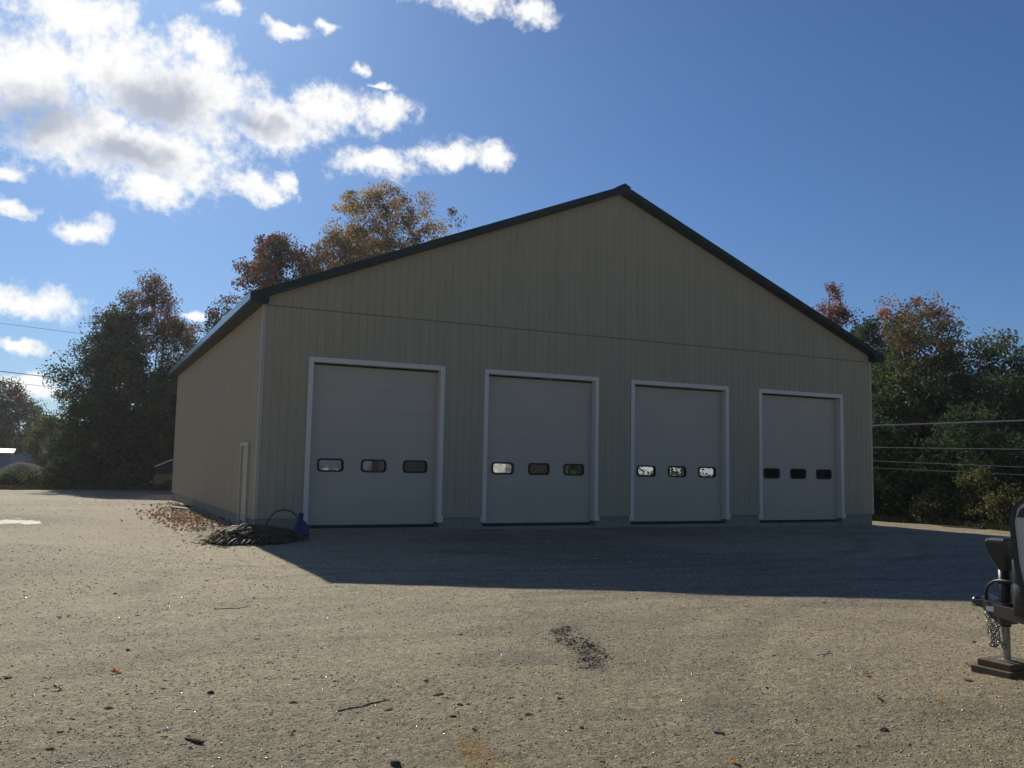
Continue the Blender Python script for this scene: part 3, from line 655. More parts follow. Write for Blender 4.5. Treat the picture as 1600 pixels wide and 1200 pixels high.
SL_ = [((-7.9, 44.0), 1.0, 1.6, 'low green bush in front of the gravel mound'), ((-5.4, 41.2), 1.7, 1.5, 'bright green bush at foot of the big dark tree'), ((-3.6, 40.4), 1.6, 1.4, 'bush under the big dark tree, right of the bright green one'),
       ((-1.6, 40.0), 1.5, 1.3, 'bush at the base of the red-topped tree'), ((.6, 41.0), 2.4, 1.5, 'dark bush beside the parked vehicle'), ((-9.6, 47), .7, 1.0, 'dull low bush at the left edge of the photo')]
for i, (p, H, R, lab) in enumerate(SL_):
    make_tree('shrub', lab, 'shrub', p, H, R, [(0, .8), (.4, 1), (.8, .7), (1, .3)], lambda h, x, y, r: pick(r, [MG, OG, DG], [3, 3, 3]), 70, 80, .15, .4, .05, 0, 3, 60+i, group='bushes along the far yard edge')

# far woods: one mass on the horizon
rng = np.random.default_rng(99)
fp_ = []
for (a0, a1, d0, d1, hh, n) in ((-30, 4, 136, 200, 9.5, 36000), (4, 30, 75, 120, 6, 8000), (40, 55, 75, 120, 6, 5000), (50, 75, 50, 80, 9, 14000), (75, 130, 60, 90, 9, 4000), (-75, -30, 136, 200, 9, 5000)):
    th = np.radians(rng.uniform(a0, a1, n)); d = rng.uniform(d0, d1, n); top = hh*(.75+.5*fbm(th*40, d*.05, 3, 5)); z = top*rng.uniform(0, 1, n)**.75-1.5
    fp_.append(np.stack([CAMP.x+d*np.sin(th), CAMP.y+d*np.cos(th), z], -1))
fpp = np.concatenate(fp_); cc = np.array([DG, MG, OG, (.12, .06, .03), (.02, .032, .014)])[rng.choice(5, len(fpp), p=[.4, .25, .12, .08, .15])]*rng.uniform(.7, 1.2, (len(fpp), 1))
V, Fq, Cc = leaf_arrays(fpp, 1.05, cc, .8)
tag(link('far_woods', npmesh('far_woods', V, Fq, Cc), M['leaf']), 'dark woods filling the horizon behind the yard', 'woods', kind='stuff')

# ------------------------------------------------------------------ weeds along the yard edges
def blades(pts, h, w, cols):
    n = len(pts); th = rng.uniform(0, 6.28, n); ln = h*rng.uniform(.5, 1.3, n); lean = rng.normal(0, .35, (n, 2))
    d = np.stack([np.cos(th), np.sin(th), 0*th], 1)*(w*.5); top = pts+np.stack([lean[:, 0]*ln, lean[:, 1]*ln, ln], 1)
    V = np.stack([pts-d, pts+d, top], 1).reshape(-1, 3); return V, np.arange(3*n).reshape(n, 3), np.repeat(cols, 3, 0)
n = 9000; x = rng.uniform(-11, 3, n); y = 38.4+rng.exponential(1.3, n)+.35*np.sin(x); k = x < 20
pts = np.stack([x, y, gh(x, y)-.02], 1); cc = np.array([(.12, .06, .035), (.16, .11, .05), (.07, .075, .025), (.05, .06, .02)])[rng.choice(4, n, p=[.3, .25, .25, .2])]
x2 = 25.4+rng.exponential(.9, 6000); y2 = rng.uniform(-9, 9, 6000); p2 = np.stack([x2, y2, gh(x2, y2)-.02], 1); c2 = np.array([(.14, .12, .05), (.06, .07, .025), (.035, .05, .02)])[rng.choice(3, 6000)]
V, Fq, Cc = blades(np.concatenate([pts, p2]), .3, .035, np.concatenate([cc, c2]))
tag(link('weeds', npmesh('weeds', V, Fq, Cc), M['straw']), 'dry reddish and green weeds fringing the gravel yard', 'weeds', kind='stuff')

# ------------------------------------------------------------------ loose stones of the yard
def stones(px, py, size, cols, sink=.45):
    n = len(px); base = np.array([(1, 0, 0), (-1, 0, 0), (0, 1, 0), (0, -1, 0), (0, 0, 1), (0, 0, -1)], float)
    V = np.repeat(base[None], n, 0)*rng.uniform(.55, 1.3, (n, 6, 1))+rng.normal(0, .18, (n, 6, 3)); V[:, :, 2] *= rng.uniform(.3, .6, (n, 1))
    th = rng.uniform(0, 6.28, n); c, s = np.cos(th)[:, None], np.sin(th)[:, None]; X = V[:, :, 0]*c-V[:, :, 1]*s; Y = V[:, :, 0]*s+V[:, :, 1]*c
    tl = rng.normal(0, .3, (n, 1)); Z = V[:, :, 2]+X*tl
    V = np.stack([X, Y, Z], -1)*(size[:, None, None]*.5)
    V[:, :, 0] += px[:, None]; V[:, :, 1] += py[:, None]; V[:, :, 2] += (gh(px, py)+size*(.5-sink)*.5)[:, None]
    f = np.array([(0, 2, 4), (2, 1, 4), (1, 3, 4), (3, 0, 4), (2, 0, 5), (1, 2, 5), (3, 1, 5), (0, 3, 5)])
    return V.reshape(-1, 3), (np.arange(n)[:, None, None]*6+f[None]).reshape(-1, 3), np.repeat(cols, 6, 0)
rng = np.random.default_rng(5)
n = 130000; th = th0+np.radians(rng.uniform(-36, 36, n)); u = rng.uniform(0, 1, n); d = 4.6*(22/4.6)**(u**1.1)
px, py = CAMP.x+d*np.sin(th), CAMP.y+d*np.cos(th)
ok = ~((px > -.05) & (px < BW+.05) & (py > -.05)) & (px < 25.3) & (py < 38) & (np.hypot(px+5.9, (py-7.6)*.6) > 1.2)
den = fbm(px*.8, py*.8, 3, 81); ok &= den+rng.uniform(-.5, .5, n) > -.35
px, py, d = px[ok], py[ok], d[ok]; n = len(px)
sz = np.clip(rng.lognormal(math.log(.0070), .48, n), .0035, .032)*(1+d/16)
pal = np.array([(.40, .33, .225), (.31, .27, .20), (.24, .205, .15), (.47, .42, .32), (.18, .15, .11), (.34, .25, .16), (.62, .60, .55)])
cc = pal[rng.choice(7, n, p=[.32, .27, .16, .13, .04, .05, .03])]*rng.uniform(.8, 1.2, (n, 1))
V, Fq, Cc = stones(px, py, sz, cc)
tag(link('gravel', npmesh('gravel', V, Fq, Cc), M['stone']), 'loose crushed gravel scattered over the yard', 'gravel', kind='stuff')
# bright mica and quartz chips that glint against the sun
M['quartz'] = colmat('quartz', .16, .8)
n = 9000; th = th0+np.radians(rng.uniform(-36, 30, n)); d = 5*(48/5)**(rng.uniform(0, 1, n)**.8); px, py = CAMP.x+d*np.sin(th), CAMP.y+d*np.cos(th)
ok = ~((px > -.1) & (px < BW+.1) & (py > -.1)) & (px < 25) & (py < 38); px, py, d = px[ok], py[ok], d[ok]
V, Fq, Cc = stones(px, py, rng.uniform(.008, .017, len(px))*(1+d/13), np.array([[.60, .56, .50]])*rng.uniform(.6, 1.15, (len(px), 1)), .3)
tag(link('quartz_chips', npmesh('quartz_chips', V, Fq, Cc), M['quartz']), 'small bright quartz chips glinting on the gravel', 'gravel', kind='stuff')
# dark loose earth
n = 1000; py = rng.uniform(-16.35, -14.3, n); px = .72+.42*(py+15.3)-.12*np.sin((py+15.3)*3.2)+rng.normal(0, .09, n)
V, Fq, Cc = stones(px, py, np.clip(rng.lognormal(math.log(.017), .5, n), .008, .05), np.array((.12, .095, .068))*rng.uniform(.5, 1.6, (n, 1)))
tag(link('earth_clods', npmesh('earth_clods', V, Fq, Cc), M['stone']), 'streak of loose dark earth in the middle of the sunlit gravel', 'earth', kind='stuff')
# spoil stones along the wall and pile foot
n = 2600; py = rng.uniform(-3.2, 17, n); px = -.3-np.abs(rng.normal(0, .7, n)); 
V, Fq, Cc = stones(px, py, np.clip(rng.lognormal(math.log(.05), .5, n), .02, .2), np.array([(.24, .16, .10), (.12, .095, .07), (.32, .27, .2)])[rng.choice(3, n)]*rng.uniform(.7, 1.3, (n, 1)))
tag(link('rubble', npmesh('rubble', V, Fq, Cc), M['stone']), 'brown rubble and clods along the left garage wall', 'rubble', kind='stuff')
# leaf litter
n = 430; py = rng.normal(6.5, 3.2, n); px = -1.05+rng.normal(0, .45, n)-.05*(py-6); pts = np.stack([px, py, gh(px, py)+.04], 1)
V, Fq, Cc = leaf_arrays(pts, .10, np.array([(.27, .125, .06), (.24, .13, .075), (.30, .18, .10), (.18, .095, .055)])[rng.choice(4, n)], .8); V[:, 2] = np.maximum(V[:, 2], gh(V[:, 0], V[:, 1])+.004)
tag(link('leaf_litter', npmesh('leaf_litter', V, Fq, Cc), M['leaf']), 'drift of orange fallen leaves beside the left garage wall', 'leaves', kind='stuff')

# ------------------------------------------------------------------ straw and brush pile at the left corner
PCX, PCY = -.30, -1.75
bp_ = thing('brush_pile', 'grey-green heap of cut brush and straw at the garage left corner', 'brush pile', (PCX, PCY, gz(PCX, PCY)-.02))
def ph(u, v):
    return .37*np.clip(1-(np.abs(u)/1.12)**1.7-(np.abs(v)/.85)**2, 0, None)**.7*(1+.75*fbm(u*2.2, v*2.2, 3, 15))
gu, gv = np.meshgrid(np.linspace(-1.6, 1.6, 50), np.linspace(-1.1, 1.1, 36), indexing='ij'); hz = ph(gu, gv)-.03
idm = np.arange(50*36).reshape(50, 36); Fm_ = np.stack([idm[:-1, :-1], idm[1:, :-1], idm[1:, 1:], idm[:-1, 1:]], -1).reshape(-1, 4)
colp = np.tile(np.array((.05, .043, .032)), (1800, 1))*rng.uniform(.7, 1.3, (1800, 1))
o = link('mound', npmesh('mound', np.stack([gu, gv, hz], -1).reshape(-1, 3), Fm_, colp), M['stone']); o.parent = bp_
n = 5200; u0 = rng.uniform(-1.45, 1.45, n); v0 = rng.uniform(-.95, .95, n); k = ph(u0, v0) > .03; u0, v0 = u0[k], v0[k]; n = len(u0)
z0_ = ph(u0, v0); L = rng.uniform(.1, .42, n); th = rng.normal(.15, .5, n)+np.where(rng.uniform(size=n) > .5, np.pi, 0)
u1 = u0+L*np.cos(th); v1_ = v0+L*np.sin(th)*.6-.05; z1 = np.maximum(ph(u1, v1_), .0)+rng.uniform(0, .05, n); um, vm = (u0+u1)/2, (v0+v1_)/2; zm = np.maximum(np.maximum(ph(um, vm), (z0_+z1)/2)+rng.uniform(.01, .07, n), 0)
w = rng.uniform(.004, .012, n)[:, None]; dv = np.stack([-np.sin(th), np.cos(th), rng.normal(0, .5, n)], 1)*w
A = np.stack([u0, v0, z0_+.005], 1); B = np.stack([um, vm, zm], 1); Cq = np.stack([u1, v1_, z1], 1)
V = np.stack([A-dv, A+dv, B-dv, B+dv, Cq-dv*.5, Cq+dv*.5], 1).reshape(-1, 3); i6 = np.arange(n)[:, None]*6
Fs = np.concatenate([i6+np.array([[0, 1, 3, 2]]), i6+np.array([[2, 3, 5, 4]])])
cs = np.array([(.17, .13, .075), (.27, .21, .13), (.11, .085, .05), (.38, .31, .21)])[rng.choice(4, n, p=[.4, .25, .25, .1])]
o = link('straw', npmesh('straw', V, Fs, np.repeat(cs, 6, 0)), M['straw']); o.parent = bp_; o['kind'] = 'stuff'

# blue wrapped bundle and hose
BXc, BYc = .92, -1.25; bz = gz(BXc, BYc)
bt = thing('tarp_bundle', 'dark blue tarp bundle tied at its neck beside the first door', 'tarp', (BXc, BYc, bz))
mb = MB(); rings = []
for h, r in ((-.03, .25), (.05, .27), (.2, .255), (.34, .215), (.42, .16), (.48, .085), (.54, .06), (.62, .075), (.69, .085), (.71, .03)):
    rings.append([(r*(1+.11*math.sin(7*a_)+.06*math.sin(11*a_+h*9))*math.cos(a_), r*.85*(1+.11*math.sin(7*a_)+.06*math.sin(11*a_+h*9))*math.sin(a_), h) for a_ in np.linspace(0, 2*math.pi, 36, endpoint=False)])
mb.loft(rings); mb.build('tarp', M['bluetarp'], bt, smooth=True); bt.scale = (.78, .78, .82)
MB().tube([(.07*math.cos(a_), .065*math.sin(a_), .535) for a_ in np.linspace(0, 2*math.pi, 16)], .009, 6).build('tie_cord', M['black'], bt, smooth=True)
hp = [(.12+.42*(1-math.cos(a_)), -.85-.35*a_/math.pi, gz(.1, -.9)-.03+.62*math.sin(a_)**.8) for a_ in np.linspace(0, math.pi*.8, 22)]
hs_ = MB().tube(hp, .017, 8).build('hose_loop', M['hose'], smooth=True); tag(hs_, 'thin dark hose arching out of the ground by the foundation', 'hose')
# boards by the wall
for k, (x, y, l, w, r, tx, lab) in enumerate(((-.62, 12.2, 1.2, .22, 1.2, .05, 'pale short board lying flat by the left wall'), (-.75, 10.9, .8, .2, .6, .25, 'white tilted board end nearest the camera by left wall'), (-.3, 13.0, 1.0, .2, 1.4, .12, 'grey board half buried against the left wall'))):
    o = MB().box(-l/2, l/2, -w/2, w/2, 0, .04).build('board', M['board'], None, bevel=.004); o.location = (x, y, gz(x, y)+.05); o.rotation_euler = (tx, .12, r); tag(o, lab, 'board', 'boards beside the left wall')

# ------------------------------------------------------------------ fallen leaves, bark chips, sticks, stones
def leafmesh(seed, curl):
    r = np.random.default_rng(seed); n = 14; V = [(0, 0, .1)]
    for i in range(n):
        a_ = 2*math.pi*i/n; R = (.5 if i % 2 == 0 else .3)*(1+r.uniform(-.2, .2)); x, y = R*math.cos(a_), R*.8*math.sin(a_)
        V.append((x, y, curl*(y*y*2.2+x*x*.8)+r.uniform(-.04, .06)))
    V.append((.78, .03, .12)); V.append((.78, -.03, .12))
    F = [(0, 1+i, 1+(i+1) % n) for i in range(n)]; F.append((1, n+1, n+2))
    me = bpy.data.meshes.new('leaf'); me.from_pydata(V, [], F); return me
LM = {}
def leafmat(k, c):
    m = mat('dry_leaf_'+k, c, .6, .3, var=.25, vscale=40); t_ = m.node_tree; b_ = t_.nodes['Principled BSDF']; tr = t_.nodes.new('ShaderNodeBsdfTranslucent'); tr.inputs[0].default_value = c+(1,); mx = t_.nodes.new('ShaderNodeMixShader'); mx.inputs[0].default_value = .4
    t_.links.new(b_.outputs[0], mx.inputs[1]); t_.links.new(tr.outputs[0], mx.inputs[2]); t_.links.new(mx.outputs[0], t_.nodes['Material Output'].inputs[0]); return m
for k, c in dict(orange=(.62, .23, .04), red=(.36, .07, .03), brown=(.15, .085, .045), tan=(.45, .31, .16), yellow=(.62, .45, .15), pink=(.5, .3, .24)).items(): LM[k] = leafmat(k, c)
LEAVES = [(-3.77,-15.06,'orange',.11,'bright orange upright leaf, largest in the left foreground'),(-4.22,-15.52,'brown',.1,'brown leaf left of and below the bright orange one'),(-4.16,-11.74,'red',.09,'small red leaf furthest left on the gravel'),(-4.27,-11.84,'brown',.09,'brown leaf right beside the small red one at left'),
 (-3.86,-16.19,'tan',.09,'tan leaf below the bright orange leaf'),(-4.1,-16.39,'orange',.06,'tiny orange leaf in the lower left'),(-4.18,-16.69,'tan',.08,'pale tan leaf below the tiny orange leaf'),(-4.23,-17.06,'tan',.09,'curled tan leaf lowest in the left corner'),(-4.52,-15.61,'tan',.08,'orange-tan leaf at the left picture edge'),
 (-3.24,-16.82,'tan',.08,'flat tan leaf above the long bark chip'),(-2.74,-17.31,'tan',.08,'tan leaf near the bottom, left of the rusty streak'),(-1.4,-13.66,'red',.09,'red leaf in the sun left of centre, lower of three'),(-1.02,-12.17,'red',.06,'tiny red-brown leaf just in front of the shadow corner, left one'),(-.79,-11.91,'red',.07,'tiny red leaf just in front of the shadow corner, right one'),
 (-2.35,-13.79,'brown',.1,'flat brown leaf midway in the left gravel'),(-.56,-17.23,'brown',.07,'brown leaf right of the three dark clods'),(-1.29,-17.17,'orange',.06,'orange chip-like leaf beside a dark clod'),(-1.52,-17.68,'yellow',.06,'pale yellow leaf above the rusty streak'),(-1.38,-18.12,'pink',.05,'small pinkish leaf right of the rusty streak'),
 (-1.02,-18.6,'red',.06,'dark red leaf near the bottom edge'),(-.24,-18.99,'orange',.085,'vivid orange leaf at the bottom edge right of centre'),(-.81,-18.78,'yellow',.07,'yellowish leaf at the bottom edge near centre'),(.31,-15.8,'orange',.05,'orange leaf at the edge of the dark earth streak'),(2.57,-17.5,'red',.08,'red-brown leaf in the right gravel'),
 (2.37,-18.45,'orange',.07,'thin orange leaf in the lower right'),(3.88,-17.57,'tan',.09,'tan leaf left of the jack blocks'),(1.91,-18.24,'brown',.08,'brown leaf below the red-brown one at right'),(-1.34,-16.24,'brown',.07,'small brown leaf above the dark bark chip near centre')]
for i, (x, y, k, s, lab) in enumerate(LEAVES):
    o = link('fallen_leaf', leafmesh(i, random.uniform(.1, .6)), LM[k]); o.location = (x, y, gz(x, y)+.012); o.scale = (s,)*3
    o.rotation_euler = (random.uniform(-.5, .5)+(.7 if 'upright' in lab else 0), random.uniform(-.4, .4), random.uniform(0, 6.28)); tag(o, lab, 'leaf', 'fallen leaves on the gravel')
def rock(name, x, y, s, c, lab, cat, sq=(1, .7, .5), seed=0):
    bm = bmesh.new(); bmesh.ops.create_icosphere(bm, subdivisions=2, radius=.5); r = np.random.default_rng(seed+500)
    ph_ = r.uniform(0, 6, 6)
    for v in bm.verts:
        q = 1+.22*math.sin(5*v.co.x+ph_[0])+.2*math.sin(6*v.co.y+ph_[1])+.15*math.sin(7*v.co.z+ph_[2])+r.uniform(-.08, .08); v.co = Vector((v.co.x*sq[0], v.co.y*sq[1], v.co.z*sq[2]))*q*s
    me = bpy.data.meshes.new(name); bm.to_mesh(me); bm.free()
    o = link(name, me, c); s *= 1; o.location = (x, y, gz(x, y)+s*sq[2]*.15); o.rotation_euler = (0, 0, r.uniform(0, 6.28)); tag(o, lab, cat, cat+'s on the gravel'); return o
M['clod'] = mat('dark_clod', (.11, .09, .065), .9, .2, var=.3, vscale=20, bump=.5, bscale=40); M['rockg'] = mat('grey_stone', (.12, .12, .115), .85, .2, var=.3, vscale=15); M['chip'] = mat('bark_chip', (.12, .07, .04), .9, .2, var=.3, vscale=20)
ROCKS = [('dirt_clod',-1.35,-17.04,.10,'clod','dark clod next to the orange chip-like leaf'),('dirt_clod',-2.55,-16.5,.12,'clod','dark lumpy clod in the lower left of centre'),('dirt_clod',-2.28,-18.2,.14,'clod','dark clod cut by the bottom edge'),('dirt_clod',-3.63,-14.05,.10,'clod','dark clod above the bright orange leaf'),
 ('dirt_clod',-3.6,-9.85,.11,'clod','small dark clod far left in the sunlit gravel'),('dirt_clod',-.19,-14.27,.09,'clod','dark clod left of the dark earth streak'),('dirt_clod',1.3,-18.81,.14,'clod','black clod alone in the lower right gravel'),('dirt_clod',5.15,-16.69,.10,'clod','dark clod left of the jack post'),
 ('stone',.08,-18.42,.12,'rockg','grey stone near the bottom right of centre'),('stone',-.75,-17.9,.07,'rockg','small grey stone right of the pink leaf'),('dirt_clod',-1.55,-17.35,.08,'clod','dark clod left of the pale yellow leaf'),('dirt_clod',-.95,-17.45,.09,'clod','dark clod right of the pale yellow leaf'),
 ('dirt_clod',-4.6,-14.9,.11,'clod','dark clod at the left picture edge'),('dirt_clod',-3.1,-16.0,.10,'clod','flat dark clod below centre of the left gravel'),('dirt_clod',3.22,-12.72,.09,'clod','dark clod just in front of the building shadow')]
for i, (nm, x, y, s, c, lab) in enumerate(ROCKS): rock(nm, x, y, s*.6, M[c], lab, 'stone' if nm == 'stone' else 'clod', (1, .75, .42), i)
for i, (x, y, s, lab, sq) in enumerate([(-3.37, -17.25, 0.150, 'long brown bark chip in the left foreground', (1.1, .3, .16)), (-1.4, -16.68, 0.128, 'dark brown bark chip left of centre', (1.1, .4, .22)), (3.32, -17.98, 0.112, 'dark bark chip left of the jack blocks', (1, .45, .22)), (-1.93, -16.99, 0.098, 'brown bark chip above the rusty streak', (1, .4, .2))]):
    rock('bark_chip', x, y, s, M['chip'], lab, 'bark chip', sq, 30+i)
for i, (x, y, l, a_, lab) in enumerate([(-2.26, -11.63, .55, .5, 'thin brown stick lying left of centre'), (-2.05, -16.8, .5, .35, 'crooked dark twig in the lower gravel left of centre'), (2.92, -16.63, .34, .25, 'pale straight stick in the right gravel'), (24.9, -1.6, 1.6, -1.4, 'long dark stick on the sunlit strip behind the shadow')]):
    pts = [(x+l*(k/5-.5)*math.cos(a_)+random.uniform(-.015, .015), y+l*(k/5-.5)*math.sin(a_)+random.uniform(-.015, .015), 0) for k in range(6)]
    o = MB().tube([(p[0], p[1], gz(p[0], p[1])+.004) for p in pts], [.005, .006, .005, .005, .004, .003] if i < 3 else .05, 6).build('stick', M['board'] if i == 2 else M['bark'], smooth=True); tag(o, lab, 'stick', 'sticks on the gravel')

# ------------------------------------------------------------------ travel trailer (front end)
TX, TY = 3.97, -17.92; tz = gz(TX, TY)
bl = thing('jack_block', 'two stacked weathered wood blocks under the trailer jack', 'wood block', (TX, TY, tz))
for k, (w, d, z0, dx) in enumerate(((.50, .40, 0, 0), (.42, .34, .061, .015))):
    o = MB().box(-w/2+dx, w/2+dx, -d/2, d/2, z0-.01*(k == 0), z0+.058).build('plank', M['wood'], bl, bevel=.004)
TR = thing('travel_trailer', 'cream and black travel trailer with its hitch, cut by the right edge', 'trailer', (TX, TY, tz)); TR.rotation_euler = (0, 0, -math.pi/2)
def tp(mb, name, m, parent=None, **k): return mb.build(name, m, parent or TR, **k)
jk = tp(MB().tube([(0, 0, .122), (0, 0, .52)], .038, 14), 'jack_post', M['galv'], smooth=False)
tp(MB().tube([(0, 0, .119), (0, 0, .128)], .085, 14), 'jack_foot', M['galv'], jk)
tp(MB().tube([(0, 0, .44), (0, 0, 1.02)], .052, 14), 'jack_sleeve', M['black'], smooth=True)
# power head of the jack: tapered black box with bevelled lid
mb = MB(); rings = []
for z, x0, x1, y0, y1 in ((.97, -.03, .08, -.055, .055), (.99, -.05, .085, -.065, .065), (1.08, -.10, .09, -.08, .08), (1.16, -.145, .09, -.09, .09), (1.235, -.155, .095, -.092, .092), (1.262, -.14, .095, -.088, .088), (1.282, -.09, .08, -.065, .065)):
    c = .03; rings.append([(x0+c, y0, z), (x1-c, y0, z), (x1, y0+c, z), (x1, y1-c, z), (x1-c, y1, z), (x0+c, y1, z), (x0, y1-c, z), (x0, y0+c, z)])
jh = tp(mb.loft(rings), 'jack_head', M['black'], bevel=.006)
tp(MB().box(-.153, .09, -.094, .094, 1.232, 1.24), 'jack_lid_seam', M['grey_plastic'], jh)
tp(MB().tube([(.07, .02, .93), (.065, .02, .80), (.06, .02, .68)], .016, 8), 'jack_motor_pipe', M['galv'], smooth=True)
# A-frame tongue, coupler
for s in (1, -1): tp(MB().prism([(-.10, s*.03, .53), (-.10, s*.085, .53), (1.55, s*.75, .53), (1.55, s*.68, .53)], (0, 0, .12)), 'tongue_beam', M['blackmetal'], bevel=.006)
cp = tp(MB().loft([[(-.29, -.05, .60), (-.29, .05, .60), (-.29, .05, .66), (-.29, -.05, .66)], [(-.20, -.055, .585), (-.20, .055, .585), (-.20, .055, .672), (-.20, -.055, .672)], [(-.12, -.09, .52), (-.12, .09, .52), (-.12, .09, .67), (-.12, -.09, .67)], [(.06, -.11, .46), (.06, .11, .46), (.06, .11, .665), (.06, -.11, .665)]]), 'coupler', M['blackmetal'], bevel=.008)
bm = bmesh.new(); bmesh.ops.create_uvsphere(bm, u_segments=18, v_segments=12, radius=.052); me = bpy.data.meshes.new('coupler_socket'); bm.to_mesh(me); bm.free()
o = link('coupler_socket', me, M['blackmetal'], cp, smooth=True); o.location = (-.30, 0, .635)
tp(MB().tube([(-.30, 0, .59), (-.30, 0, .612)], .056, 16), 'socket_lip', M['chain'], cp, smooth=False)
tp(MB().loft([[(-.22, -.03, .672), (-.22, .03, .672), (-.22, .03, .69), (-.22, -.03, .69)], [(-.16, -.025, .70), (-.16, .025, .70), (-.16, .025, .725), (-.16, -.025, .725)], [(-.08, -.03, .672), (-.08, .03, .672), (-.08, .03, .69), (-.08, -.03, .69)]]), 'latch_lever', M['chain'], cp, bevel=.004)
tp(MB().box(-.12, -.04, -.1135, -.1085, .575, .62), 'sticker', M['label'], cp)
# breakaway cable / power cord loop
tp(MB().tube([(-.17, -.03, .66), (-.18, -.03, .73), (-.15, -.03, .81), (-.08, -.03, .86), (0, -.06, .875), (.12, -.06, .875), (.25, 0, .86)], .016, 8), 'power_cord', M['black'], smooth=True)
# safety chains
def chain(pts):
    mb = MB(); P = [Vector(p) for p in pts]
    for i in range(len(P)-1):
        c = (P[i]+P[i+1])/2; d = (P[i+1]-P[i]); L = d.length*.72; d.normalize(); s = Vector((0, 1, 0)) if i % 2 else Vector((.8, .5, .2)); s = (s-d*s.dot(d)).normalized()
        mb.tube([c+d*L*math.cos(t_)+s*.018*math.sin(t_) for t_ in np.linspace(0, 2*math.pi, 11)], .0065, 5, False)
    return mb
for y0, x0 in ((-.10, -.12), (-.075, -.05), (-.09, .0)):
    dz = .30; pts = [(x0+.02*math.sin(k*1.3)+.05*(k/7)*(1 if x0 < -.1 else -.6), y0-.01*math.cos(k), .55-dz*k/7*(1 if x0 < -.06 else .9)) for k in range(8)]
    tp(chain(pts), 'safety_chain', M['chain'], smooth=True)
tp(chain([(-.10+.02*k*1.1, -.09-.012*(k % 2), .27-.03*math.sin(k)) for k in range(8)]), 'safety_chain', M['chain'], smooth=True)
# propane bottle cover
mb = MB(); rings = []
for z, g_ in ((.60, .0), (.88, .0), (.892, -.008), (.904, 0), (1.10, 0), (1.15, -.03), (1.18, -.09)):
    x0, x1, y0, y1 = .25-g_*1, .70+g_, -.30-g_, .30+g_; c = .09
    pts = []
    for cx_, cy_, a0 in ((x1-c, y1-c, 0), (x0+c, y1-c, 90), (x0+c, y0+c, 180), (x1-c, y0+c, 270)):
        for k in range(5): t_ = math.radians(a0+22.5*k); pts.append((cx_+c*math.cos(t_), cy_+c*math.sin(t_), z))
    rings.append(pts)
pc = tp(mb.loft(rings), 'propane_cover', M['grey_plastic'], smooth=True)
for z in (1.06, .99, .80, .70): tp(MB().box(.36, .58, -.306, -.295, z, z+.025), 'cover_vent', M['black'], pc)
# body: front profile swept across the width
HWD = 1.06; X0 = .84
prof = [(.62, .50), (.24, .66), (.10, .83), (.03, 1.15), (0, 1.5), (.03, 1.62), (.14, 1.71), (.6, 1.98), (1.3, 2.45), (2.2, 2.75), (7, 2.8), (7, .45)]
lowp = [p for p in prof]
def bodyring(y): return [(X0+x, y, z) for x, z in prof]
tp(MB().loft([bodyring(-HWD), bodyring(HWD)]), 'body', M['cream'], bevel=.02)
strip = [(.10, .83), (.03, 1.15), (0, 1.5), (.03, 1.62), (.14, 1.71), (.6, 1.98), (1.3, 2.45), (2.2, 2.75)]
for y0, y1 in ((-HWD-.012, -HWD+.05), (HWD-.05, HWD+.012)):
    cap = MB(); pr2 = [(.62, .50), (.24, .66)]+strip
    outer = [(X0+x-.022, z-.01 if i < 2 else z) for i, (x, z) in enumerate(pr2)]; inner = [(X0+x+.02, z) for x, z in pr2]
    poly = outer+inner[::-1]
    for i in range(len(outer)-1):
        q = [outer[i], outer[i+1], inner[i+1], inner[i]]; cap.prism([(x, y0, z) for x, z in q], (0, y1-y0, 0))
    tp(cap, 'edge_moulding', M['black'])
fc = MB(); pr3 = [(0.0, 1.52), (.03, 1.62), (.14, 1.71), (.6, 1.98), (1.3, 2.45), (2.2, 2.75)]
for i in range(len(pr3)-1):
    (xa, za), (xb, zb) = pr3[i], pr3[i+1]; fc.prism([(X0+xa-.012, -HWD+.051, za+.004), (X0+xa-.012, HWD-.051, za+.004), (X0+xb-.012, HWD-.051, zb+.004), (X0+xb-.012, -HWD+.051, zb+.004)], (.011, 0, -.004))
tp(fc, 'front_cap', M['black'])
tp(MB().prism([(X0+x, -HWD-.006, z) for x, z in ((.045, 1.54), (1.3, 1.54), (1.7, 2.4), (1.3, 2.38), (.64, 1.93), (.19, 1.67), (.08, 1.61))], (0, .005, 0)), 'side_graphic', M['black'])
tp(MB().box(X0+.2, X0+7, -HWD+.02, HWD-.02, .36, .50), 'underframe', M['black'])
for s in (-1, 1):
    for xx in (4.2, 5.1):
        tp(MB().tube([(X0+xx, s*(HWD-.25), .36), (X0+xx, s*(HWD-.02), .36)], .36, 24), 'wheel', M['tyre'])
tp(MB().box(X0+2.6, X0+3.5, -HWD-.02, -HWD-.001, 1.55, 2.15), 'side_window', M['rubber'])

